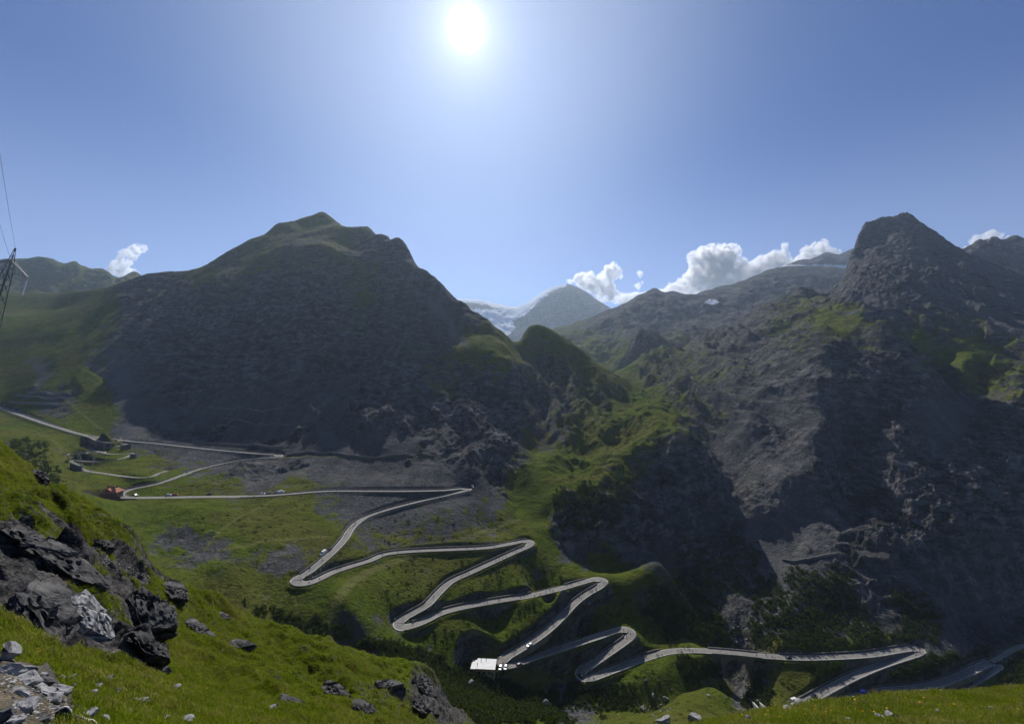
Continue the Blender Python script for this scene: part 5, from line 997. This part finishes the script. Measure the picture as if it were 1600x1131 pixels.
ST = [(14, 1030, 34, 30, 30, 'large pale cracked boulder at the picture edge above the loose slabs'), (22, 1052, 44, 16, 30, 'long grey slab under the pale cracked boulder'), (46, 1066, 34, 14, 26, 'grey slab lying on the sandy rubble'), (72, 1068, 26, 16, 18, 'dark rounded stone in the grass above the slabs'), (108, 1063, 18, 10, 14, 'flat pale stone behind the purple flower'), (92, 1062, 20, 9, 12, 'thin tilted pale stone among small ones'), (70, 1055, 14, 9, 10, 'small white angular stone in the grass'), (62, 1062, 10, 8, 9, 'small reddish white stone beside the dark rounded one'),
      (165, 1068, 22, 15, 18, 'white square stone, bigger of the pair in the grass'), (150, 1066, 16, 9, 12, 'narrow white stone touching the square stone'), (148, 1074, 14, 8, 12, 'low mottled stone in front of the narrow white one'), (182, 1086, 15, 12, 12, 'white pointed stone on the open grass'), (138, 1087, 20, 9, 16, 'low grey stone half sunk in the grass'), (95, 1080, 28, 12, 22, 'mottled flat stone at the edge of the slabs'), (70, 1080, 34, 14, 26, 'long grey slab along the edge of the rubble'), (84, 1093, 30, 14, 24, 'grey block at the lower end of the long slab'),
      (36, 1085, 26, 12, 20, 'white flaky slab in the middle of the rubble'), (44, 1110, 30, 20, 26, 'tall pale slab standing in the rubble'), (12, 1120, 26, 22, 26, 'dark slab at the bottom of the rubble'), (26, 1128, 24, 12, 20, 'small grey slab at the bottom of the rubble'), (66, 1126, 24, 12, 20, 'pale block beside the dark cloth'), (132, 1119, 26, 12, 20, 'white crumbly stone beside the cream cloth'), (162, 1124, 18, 7, 12, 'thin white stone below the crumbly stone'), (196, 1113, 20, 8, 14, 'rust coloured stone at the lower grass'), (252, 1125, 34, 9, 20, 'long rusty flat stone in the lower grass'),
      (272, 1078, 20, 8, 14, 'flat white stone on bare ground in the grass'), (215, 1098, 28, 10, 20, 'low cluster stone of grey chips'), (240, 1088, 12, 6, 8, 'small grey chip stone above the cluster'), (225, 1060, 12, 9, 9, 'small pale stone below the outcrop tip'), (252, 1028, 8, 7, 7, 'white stone on the steep turf below the ridge'), (312, 1044, 8, 5, 6, 'small white stone on the green slope'), (430, 1108, 16, 12, 12, 'pale narrow stone on the lower turf'), (290, 1130, 26, 9, 18, 'sandy flat stone at the bottom of the turf'),
      (1085, 1124, 22, 14, 16, 'grey boulder at the start of the flower bank'), (1038, 1128, 26, 8, 16, 'low grey stone at the lower end of the flower bank'), (1170, 1126, 14, 9, 10, 'pale stone near the first yellow flowers'), (1230, 1109, 22, 10, 16, 'grey stone on the crest of the flower bank'), (1245, 1104, 20, 8, 14, 'flat grey stone beside the crest stone'), (1262, 1099, 30, 7, 16, 'long reddish stone on the crest of the flower bank'), (1377, 1124, 20, 10, 14, 'white split stone, first of three in the flower bank'), (1388, 1120, 14, 12, 10, 'white upright stone, second of three in the flower bank'), (1401, 1126, 12, 12, 10, 'red and white stone, third of three in the flower bank'), (1325, 1126, 12, 6, 9, 'small white stone below the yellow flowers'), (1551, 1110, 8, 7, 7, 'white stone on the plain right grass'), (1466, 1112, 9, 5, 7, 'small pale stone left of the plain right grass'), (1537, 1085, 8, 5, 6, 'tiny white stone near the bank crest'), (1585, 1081, 8, 5, 6, 'tiny pale stone farthest along the bank crest')]
for i, (px_, py_, w, h, dp, lb_) in enumerate(ST):
    stone(px_, py_, w, h, dp, lb_, (RNG.uniform(-.15, .15), math.radians(28) if px_ < 110 and py_ > 1040 and w > 22 else RNG.uniform(-.2, .2), RNG.uniform(-.5, .5)), 300 + i, M_OUT if 'dark' in lb_ else M_STONE)
# loose chips between them: too many and too small to count
vs = []; ch = []
import bmesh as _bm
for s in range(4):
    b_ = _bm.new(); _bm.ops.create_icosphere(b_, subdivisions=1, radius=1.0); g = np.random.default_rng(s); c = np.array([v.co[:] for v in b_.verts]) * (g.uniform(.6, 1.2, 3)) * (1, 1, .55) + g.normal(0, .12, (len(b_.verts), 3)); ch.append(np.array([c[[v.index for v in f.verts]] for f in b_.faces]).reshape(-1, 3)); b_.free()
def chips(poly, n, px_size, near=True):
    for a, b in rand_in(poly, n):
        p = npick(a, b) if near else pick(a, b); s = px_size * RNG.uniform(.4, 1.3) / F * p[1] * 0.5; vs.append(ch[int(RNG.integers(0, 4))] * s + p)
chips([(0, 1052), (60, 1060), (110, 1095), (130, 1131), (0, 1131)], 420, 5); chips([(40, 1040), (230, 1060), (330, 1131), (130, 1131)], 160, 4); chips([(200, 1090), (330, 1085), (340, 1115), (230, 1120)], 160, 4.5); chips([(230, 955), (560, 1040), (430, 1085), (300, 1060)], 170, 2.4); chips([(1080, 1131), (1260, 1095), (1600, 1075), (1600, 1131)], 110, 3.5); chips([(170, 1000), (235, 1060), (190, 1050)], 150, 3.5); chips([(150, 870), (240, 900), (230, 910), (190, 890)], 120, 3)
tag(link(tri_mesh('gravel', np.vstack(vs), M_STONE), 'gravel'), 'loose pale stone chips on the near turf and rubble', None, None, 'stuff')
vs = []
for poly, n_, s_ in (([(230, 790), (330, 790), (400, 860), (420, 940), (300, 930), (230, 860)], 130, 2.0), ([(960, 1060), (1050, 1040), (1060, 1090), (980, 1110)], 70, 2.6), ([(560, 860), (830, 800), (900, 900), (700, 990), (560, 960)], 140, 1.8), ([(1080, 700), (1200, 640), (1250, 700), (1200, 960), (1130, 850)], 380, 3.0), ([(1130, 830), (1200, 800), (1240, 880), (1180, 980), (1100, 960)], 160, 3.0), ([(1480, 470), (1600, 480), (1600, 530), (1450, 520)], 80, 3.0), ([(850, 640), (1080, 640), (1080, 700), (870, 760)], 120, 1.8), ([(1480, 985), (1530, 970), (1560, 1000), (1500, 1030)], 120, 4.0), ([(930, 1085), (1050, 1090), (1060, 1125), (940, 1120)], 140, 4.5), ([(1140, 1010), (1220, 1005), (1240, 985), (1130, 970)], 110, 4), ([(250, 620), (440, 640), (700, 720), (440, 715), (230, 690)], 200, 1.8)):
    for a, b in rand_in(poly, n_):
        p = pick(a, b)
        if road_clear(p, 5): vs.append(ch[int(RNG.integers(0, 4))] * (s_ * 0.75 * RNG.uniform(.3, 1.2) ** 1.5 / F * p[1] * .5) + p)
M_RUB = rockmat('grey_rubble', (0.13, 0.125, 0.12, 1), (0.26, 0.25, 0.24, 1), 1.0)
tag(link(tri_mesh('rubble', np.vstack(vs), M_RUB), 'rubble'), 'scattered pale boulders and rubble on the slopes', None, None, 'stuff')
for i, (a, b, w, lb_) in enumerate(((1040, 1093, 9, 'pale boulder, largest on the meadow below the lowest road'), (1004, 1108, 10, 'pale boulder low on the meadow near the stream'), (1020, 1087, 6, 'grey boulder in the middle of the lower meadow'), (1008, 1064, 5, 'white boulder high on the lower meadow'), (1107, 1087, 5, 'dark boulder on the grassy knob below the bridge'), (1132, 1090, 4, 'pale boulder on the grassy knob below the bridge'), (920, 943, 6, 'white boulder under the small meadow hairpin'), (851, 1100, 16, 'pale boulder in the dark pines at the stream'), (735, 1068, 12, 'pale rock below the white roofed building'))):
    stone(a, b, w, w * .8, w, lb_, (0, 0, i), 500 + i, None, 'boulder', False, 2, 'boulders on the lower meadows', 'boulder')

# ------------------------------------------------------------------ rock outcrops on the near ridge: tilted slabs, sun on the top, face in shade
def outcrop(px, py, w, h, dep, tilt, label, seed):
    """angular block of tilted strata, cut by a few big joint planes, sunlit top and shaded front"""
    p = npick(px, py); k = p[1] / F; W_, H_, D_ = w * k * .85, h * k * .8, dep * k * .8; g = np.random.default_rng(seed)
    b_ = _bm.new(); _bm.ops.create_icosphere(b_, subdivisions=5, radius=1.0); co = np.array([v.co[:] for v in b_.verts])
    pl = np.vstack([[(0, -1, .12), (0, -1, -.3), (.1, .25, 1), (-.3, .3, 1), (.9, -.4, .2), (-1, -.2, .1)], g.normal(size=(9, 3))]); pl = pl + g.normal(0, .12, pl.shape); pl /= np.linalg.norm(pl, axis=1)[:, None]; of = np.concatenate([0.36 + 0.2 * g.random(6), 0.5 + 0.3 * g.random(9)])
    for n_, o_ in zip(pl, of):
        d = co @ n_; kk = d > o_; co[kk] -= np.outer(d[kk] - o_, n_)
    co *= np.array((W_, D_, H_)) / 1.05
    nn = co / (np.linalg.norm(co, axis=1)[:, None] + 1e-6); m_ = min(W_, H_)
    lay = fbm(co[:, 0] * .35 + seed, co[:, 2] * 2.2, m_ * .55, 3, seed, .6, True); ch_ = fbm(co[:, 0] + co[:, 1] + seed, co[:, 2] - co[:, 1], m_ * .5, 4, seed + 4, .6, True)
    co += nn * ((lay - .6) * 0.05 * m_ + (ch_ - .6) * 0.13 * m_)[:, None]
    for v, c in zip(b_.verts, co): v.co = c
    me = bpy.data.meshes.new('rock_outcrop'); b_.to_mesh(me); b_.free(); slab = 'pale slab' in label; me.materials.append(M_STONE if slab else M_OUT)
    o = link(me, 'rock_outcrop'); o.location = (p[0], p[1] + D_ * .15, p[2] + H_ * (0.3 if slab else -0.2)); o.rotation_euler = (0, tilt * .8, math.radians(g.uniform(-25, 5)))
    tag(o, label, 'rock', 'rock outcrops of the near ridge')
OC = [(45, 965, 120, 64, 56, 50, 'biggest dark rock outcrop with an overhung shaded face', 1), (128, 985, 120, 34, 50, 48, 'long pale slab with the sun on its top, leaning beside the biggest outcrop', 2), (22, 845, 60, 46, 45, 35, 'square dark block on the upper turf ridge', 4), (80, 890, 130, 56, 60, 48, 'narrow dark rib running down through the turf', 5), (215, 960, 90, 44, 46, 52, 'mossy steep rib below the scree patch', 9), (208, 1020, 80, 60, 46, 50, 'dark broken outcrop at the end of the long rib', 10), (660, 1082, 36, 34, 30, 30, 'grey crag at the outer end of the green ridge', 13), (600, 1076, 44, 20, 26, 20, 'dark crag under the crest of the green ridge', 14), (655, 1112, 36, 36, 28, 40, 'lower grey crag at the outer end of the green ridge', 15), (55, 745, 24, 34, 20, 20, 'dark tooth of rock on the skyline of the near ridge', 16), (345, 964, 26, 12, 14, 20, 'small dark crag near the waterfall', 19), (450, 1097, 36, 12, 16, 25, 'low dark rocks in the lower turf', 20), (300, 985, 46, 22, 26, 30, 'small dark crag standing alone on the open turf', 31), (262, 925, 44, 22, 26, 35, 'dark crag just below the ridge line', 32), (372, 1010, 34, 14, 18, 25, 'low dark crag in the bright turf', 33), (520, 1085, 50, 24, 26, 22, 'broad dark crag low on the green ridge', 34), (560, 1110, 46, 24, 26, 28, 'dark crag beside the grey crag, lower on the green ridge', 35), (235, 1040, 40, 22, 24, 40, 'dark rock lump under the big outcrops', 36), (150, 850, 40, 20, 24, 38, 'dark crag on the upper turf shoulder', 37)]
for px_, py_, w, h, dp, tl, lb_, sd in OC: outcrop(px_, py_, w, h, dp, math.radians(tl), lb_, 700 + sd * 13)

# ------------------------------------------------------------------ turf: grass tufts and flowers on the near ground
M_GRASS = leafmat('grass_blades', (0.07, 0.115, 0.006, 1), (0.16, 0.2, 0.012, 1), 0.55); M_DRY = leafmat('dry_grass', (0.17, 0.15, 0.04, 1), (0.25, 0.22, 0.07, 1), 0.4)
def tuft(name, seed, n, mat):
    g = np.random.default_rng(seed); v = []
    for i in range(n):
        a = g.uniform(0, 6.28); r = abs(g.normal(0, .35)); b = np.array((math.cos(a) * r, math.sin(a) * r, 0)); ln = g.normal(0, .35, 2); h = g.uniform(.5, 1.1); w = 0.05 * g.uniform(.7, 1.4); t = g.uniform(0, 6.28); s = np.array((math.cos(t), math.sin(t), 0)) * w
        m = b + np.array((ln[0] * .35, ln[1] * .35, h * .6)); e = b + np.array((ln[0], ln[1], h)); v += [b - s, b + s, m, m - s * .8, b + s, m + s * .8, m - s * .8, m + s * .8, e]
    return tri_mesh(name, np.array(v), mat)
tufts = bpy.data.collections.new('tufts')
for i, (n_, m) in enumerate(((16, M_GRASS), (16, M_GRASS), (14, M_GRASS), (14, M_DRY))):
    o = bpy.data.objects.new('grass_tuft', tuft('grass_tuft', i, n_, m)); tufts.objects.link(o)
fr, fc = np.nonzero((NPY < 1160) & (NPY > 640) & (NPX > -40) & (NPX < 1650) & (NPY <= NRUN + 1.5) & (NGRASS > 0.3))
# equal numbers per picture area: thin the samples by their spacing
area = np.maximum(np.abs(np.gradient(NPY, axis=0))[fr, fc], 0.02); wgt = area * NGRASS[fr, fc] * np.clip(ND[fr, fc] / 14, .35, 1) ; wgt /= wgt.sum()
NT_ = 90000
ks = RNG.choice(len(fr), NT_, p=wgt); ju, jv = RNG.uniform(-.5, .5, NT_), RNG.uniform(-.5, .5, NT_)
tpx, tld = NPX[fr[ks], fc[ks]] + ju * fst, NLD[fr[ks], fc[ks]] + jv * fls; tpx = np.clip(tpx, npx[0], npx[-1] - 4); tld = np.clip(tld, nld[0], nld[-1] - .01)
td = np.exp(tld); tz = bilin(NZ, npx[0], fst, nld[0], fls, tpx, tld); tx = (tpx - CX) / F * td
patch = fbm(tx, td, 1.6, 3, 555) * 0.5 + fbm(tx, td, 9, 2, 556) * .5
sc_ = (0.085 + 0.0026 * np.minimum(td, 60)) * (0.7 + 0.7 * RNG.random(NT_)) * (1 + 0.7 * np.clip(patch, -.6, .8))
me = bpy.data.meshes.new('grass'); me.vertices.add(NT_); me.vertices.foreach_set('co', np.column_stack([tx, td, tz - .01]).astype(np.float32).ravel())
a = me.attributes.new('size', 'FLOAT', 'POINT'); a.data.foreach_set('value', sc_.astype(np.float32))
a = me.attributes.new('pickid', 'INT', 'POINT'); a.data.foreach_set('value', np.where(RNG.random(NT_) < np.clip(0.22 + 0.5 * patch, .04, .75), 3, RNG.integers(0, 3, NT_)).astype(np.int32))
me.update(); gobj = bpy.data.objects.new('grass', me); COL.objects.link(gobj); tag(gobj, 'short alpine grass on the near slope', None, None, 'stuff')
ng = bpy.data.node_groups.new('grass_scatter', 'GeometryNodeTree'); ng.interface.new_socket('Geometry', in_out='INPUT', socket_type='NodeSocketGeometry'); ng.interface.new_socket('Geometry', in_out='OUTPUT', socket_type='NodeSocketGeometry')
gi, go = ng.nodes.new('NodeGroupInput'), ng.nodes.new('NodeGroupOutput'); ci = ng.nodes.new('GeometryNodeCollectionInfo'); ci.inputs['Collection'].default_value = tufts; ci.inputs['Separate Children'].default_value = True; ci.inputs['Reset Children'].default_value = True
ip = ng.nodes.new('GeometryNodeInstanceOnPoints'); ip.inputs['Pick Instance'].default_value = True
na = ng.nodes.new('GeometryNodeInputNamedAttribute'); na.data_type = 'FLOAT'; na.inputs['Name'].default_value = 'size'; nb_ = ng.nodes.new('GeometryNodeInputNamedAttribute'); nb_.data_type = 'INT'; nb_.inputs['Name'].default_value = 'pickid'
rv = ng.nodes.new('FunctionNodeRandomValue'); rv.data_type = 'FLOAT_VECTOR'; rv.inputs[0].default_value = (-.25, -.25, 0); rv.inputs[1].default_value = (.25, .25, 6.28)
ng.links.new(gi.outputs[0], ip.inputs['Points']); ng.links.new(ci.outputs[0], ip.inputs['Instance']); ng.links.new(na.outputs[0], ip.inputs['Scale']); ng.links.new(nb_.outputs[0], ip.inputs['Instance Index']); ng.links.new(rv.outputs[0], ip.inputs['Rotation']); ng.links.new(ip.outputs[0], go.inputs[0])
gm = gobj.modifiers.new('scatter', 'NODES'); gm.node_group = ng
# yellow flowers, and one purple one, standing singly in the grass
M_YEL = simple('yellow_petals', (0.75, 0.42, 0.01), 0.6); M_PUR = simple('purple_petals', (0.32, 0.12, 0.42), 0.6); M_STEM = simple('stem', (0.06, 0.1, 0.02), 0.8)
def flower_mesh(m, n=9):
    st = MB().bar((0, 0, -.05), (0, 0, .2), .006, 4).mesh('stem', M_STEM); mb = MB()
    for i in range(n):
        a = 2 * math.pi * i / n; c, s = math.cos(a), math.sin(a); mb.add([(0, 0, .2), (c * .03 - s * .014, s * .03 + c * .014, .215), (c * .055, s * .055, .205), (c * .03 + s * .014, s * .03 - c * .014, .215)], [(0, 1, 2, 3)])
    mb.bar((0, 0, .19), (0, 0, .222), .022, 8); return st, mb.mesh('bloom', m)
FM = dict(y=flower_mesh(M_YEL), p=flower_mesh(M_PUR, 14))
FL = [(57, 1016), (65, 1019), (106, 1036), (232, 1061), (1232, 1104), (1220, 1108), (1237, 1110), (1273, 1106), (1276, 1114), (1289, 1115), (1299, 1111), (1303, 1112), (1317, 1108), (1321, 1108), (1335, 1109), (1348, 1111), (1368, 1114), (1319, 1128), (1388, 1110), (1393, 1110), (1383, 1094), (1411, 1091), (1341, 1097), (1162, 1120), (1198, 1121), (1220, 1122), (1142, 1129), (1456, 1088), (1464, 1091), (1445, 1094), (1443, 1102), (1450, 1108), (1494, 1106), (1595, 1110), (1260, 1121), (1200, 1113), (1288, 1121)]
for i, (a, b) in enumerate(FL + [(112, 1074)]):
    p = npick(a, b + 3); k_ = 'p' if i == len(FL) else 'y'; s = (0.75 if k_ == 'y' else 1.1) * 5.0 / F * p[1] / 0.11 * RNG.uniform(.75, 1.2)
    o = empty('flower', (p[0], p[1], p[2])); o.scale = (s, s, s); o.rotation_euler = (RNG.uniform(.1, .6), RNG.uniform(-.3, .3), RNG.uniform(0, 6))
    link(FM[k_][0], 'stem', o); link(FM[k_][1], 'bloom', o)
    if k_ == 'p': tag(o, 'single purple flower head among the stones', 'flower')
    else: tag(o, 'yellow flower in the turf below the rock outcrops' if a < 300 else 'yellow flower in the grass of the flower bank', 'flower', 'yellow flowers near the outcrops' if a < 300 else 'yellow flowers in the bank')
# garments left on the stones at the lower corner
M_NAVY = simple('navy_cloth', (0.02, 0.022, 0.06), 0.8, 0.2, 6); M_CREAMC = simple('cream_cloth', (0.62, 0.58, 0.42), 0.8, 0.1, 6); M_WHITEC = simple('white_piping', (0.8, 0.8, 0.8), 0.6)
def cloth(px, py, w, h, label, mat, trim, seed):
    p = npick(px, py); k = p[1] / F; nx, ny = 24, 16; mb = MB(); V = []
    for i in range(nx):
        for j in range(ny):
            u, v = i / (nx - 1) - .5, j / (ny - 1) - .5; e = max(0, 1 - (abs(u) * 2) ** 3) * max(0, 1 - (abs(v) * 2) ** 4)
            z = e * (0.5 + 0.22 * math.sin(9 * u + 5 * v + seed) + 0.12 * math.sin(17 * v - 6 * u)) ; V.append((u * w * k, (v + .25 * math.sin(3 * u)) * w * .55 * k, z * h * k))
    mb.v = V; mb.f = [(i * ny + j, (i + 1) * ny + j, (i + 1) * ny + j + 1, i * ny + j + 1) for i in range(nx - 1) for j in range(ny - 1)]; mb.m = [0] * len(mb.f)
    r = empty('garment', (p[0], p[1], p[2])); r.rotation_euler = (0, math.radians(24), -.3); mb.build('cloth', mat, r, sm=True)
    if trim:
        t = MB(); row = [Vector(V[i * ny + 9]) + Vector((0, 0, .004)) for i in range(2, nx - 2)]
        for a_, b_ in zip(row, row[1:]): t.bar(a_, b_, 1.3 * k, 5)
        t.build('piping', M_WHITEC, r)
    tag(r, label, 'garment')
cloth(95, 1124, 46, 26, 'dark navy garment with white piping lying on the slabs', M_NAVY, True, 1); cloth(126, 1130, 34, 14, 'cream garment lying beside the dark navy one', M_CREAMC, False, 3)

# ------------------------------------------------------------------ clouds, behind the far mountains
cm = NT('cloud_vapour'); cm.n.remove(cm.bs); pv = cm.n.new('ShaderNodeVolumePrincipled'); pv.inputs['Color'].default_value = (1, 1, 1, 1); pv.inputs['Anisotropy'].default_value = 0.5
dn = cm.noise(0.009, 6, 0.68); dens = cm.math('MULTIPLY', cm.ramp(dn, 0.42, 0.58), 0.02); cm.l.new(dens, pv.inputs['Density']); cm.l.new(pv.outputs[0], cm.out.inputs['Volume'])
M_CLOUD = cm.m
CLD = [('tall white cumulus cloud with a grey middle above the far ridge', [(1115, 422, 26), (1100, 402, 16), (1118, 396, 14), (1132, 405, 16), (1145, 422, 16), (1092, 430, 18), (1120, 448, 26), (1158, 438, 16), (1072, 450, 15), (1050, 456, 12), (1030, 462, 9), (1172, 432, 16)]), ('white cloud bank just left of the dark notched crest', [(1190, 416, 16), (1210, 402, 11), (1226, 386, 5), (1204, 428, 18), (1222, 408, 12), (1240, 424, 14), (1180, 432, 16)]), ('white puffy cloud over the dark notched crest', [(1270, 396, 11), (1284, 388, 9), (1294, 398, 11), (1258, 408, 13), (1310, 404, 8), (1325, 402, 6)]),
       ('ragged white cloud over the far snow mountain', [(957, 424, 10), (944, 438, 11), (928, 446, 13), (966, 432, 6), (905, 438, 6), (890, 440, 4), (945, 458, 13), (972, 468, 10), (992, 466, 9), (1008, 464, 8), (915, 440, 12)]), ('tiny detached cloud puff between the two larger clouds', [(1001, 428, 4), (997, 446, 4), (1004, 440, 2)]), ('small curling cloud above the jagged green ridge', [(223, 389, 5), (216, 389, 6), (208, 393, 7), (200, 399, 7), (193, 406, 7), (187, 413, 8), (180, 422, 8), (192, 424, 9), (204, 426, 6), (213, 396, 4)]), ('white cloud behind the spiky grey ridge', [(1548, 370, 8), (1534, 376, 8), (1560, 368, 5), (1518, 387, 5), (1576, 372, 4)])]
for lb_, bl in CLD:
    D0 = 7600.0; g = np.random.default_rng(len(lb_) * 7); b_ = _bm.new()
    for a, y_, r in bl:
        for j in range(9):
            q = g.normal(size=3); q /= np.linalg.norm(q); r *= 1.0 if j else 1.35; rr = r * g.uniform(.28, .62) if j else r * .85; o_ = q * r * (.75 if j else 0)
            c = P(a + o_[0], y_ + o_[2] * .8, D0) + np.array((0, o_[1] / F * D0, 0)); _bm.ops.create_icosphere(b_, subdivisions=2, radius=rr / F * D0, matrix=Matrix.Translation(Vector(c)))
    me = bpy.data.meshes.new('cloud'); b_.to_mesh(me); b_.free(); o = bpy.data.objects.new('cloud', me); COL.objects.link(o); rm = o.modifiers.new('r', 'REMESH'); rm.mode = 'VOXEL'; rm.voxel_size = 16.0 if len(bl) > 3 else 9.0
    m2 = bpy.data.meshes.new_from_object(o.evaluated_get(bpy.context.evaluated_depsgraph_get())); bpy.data.objects.remove(o)
    co = np.empty(len(m2.vertices) * 3, np.float32); m2.vertices.foreach_get('co', co); co = co.reshape(-1, 3); cen = co.mean(0)
    co[:, 0] += 26 * fbm(co[:, 2] * 1.0, co[:, 0], 110, 4, 3, .6); co[:, 2] += 26 * fbm(co[:, 0], co[:, 2] + co[:, 1], 90, 3, 4, .6); m2.vertices.foreach_set('co', co.ravel()); m2.update()
    m2.materials.clear(); m2.materials.append(M_CLOUD); o = link(m2, 'cloud'); tag(o, lb_, 'cloud', 'clouds')
# ------------------------------------------------------------------ haze
hm = NT('haze_air'); hm.n.remove(hm.bs); hv = hm.n.new('ShaderNodeVolumePrincipled'); hv.inputs['Color'].default_value = (0.66, 0.82, 1.0, 1); hv.inputs['Density'].default_value = 6.0e-5; hv.inputs['Anisotropy'].default_value = 0.45; hm.l.new(hv.outputs[0], hm.out.inputs['Volume'])
zl = min(float(GZ.min()), -330.0) - 1.5
mb = MB(); mb.box(-9000, 9000, -60, 6300, zl, 1420); tag(mb.build('haze', hm.m), 'thin blue mountain haze filling the valley', None, None, 'stuff')
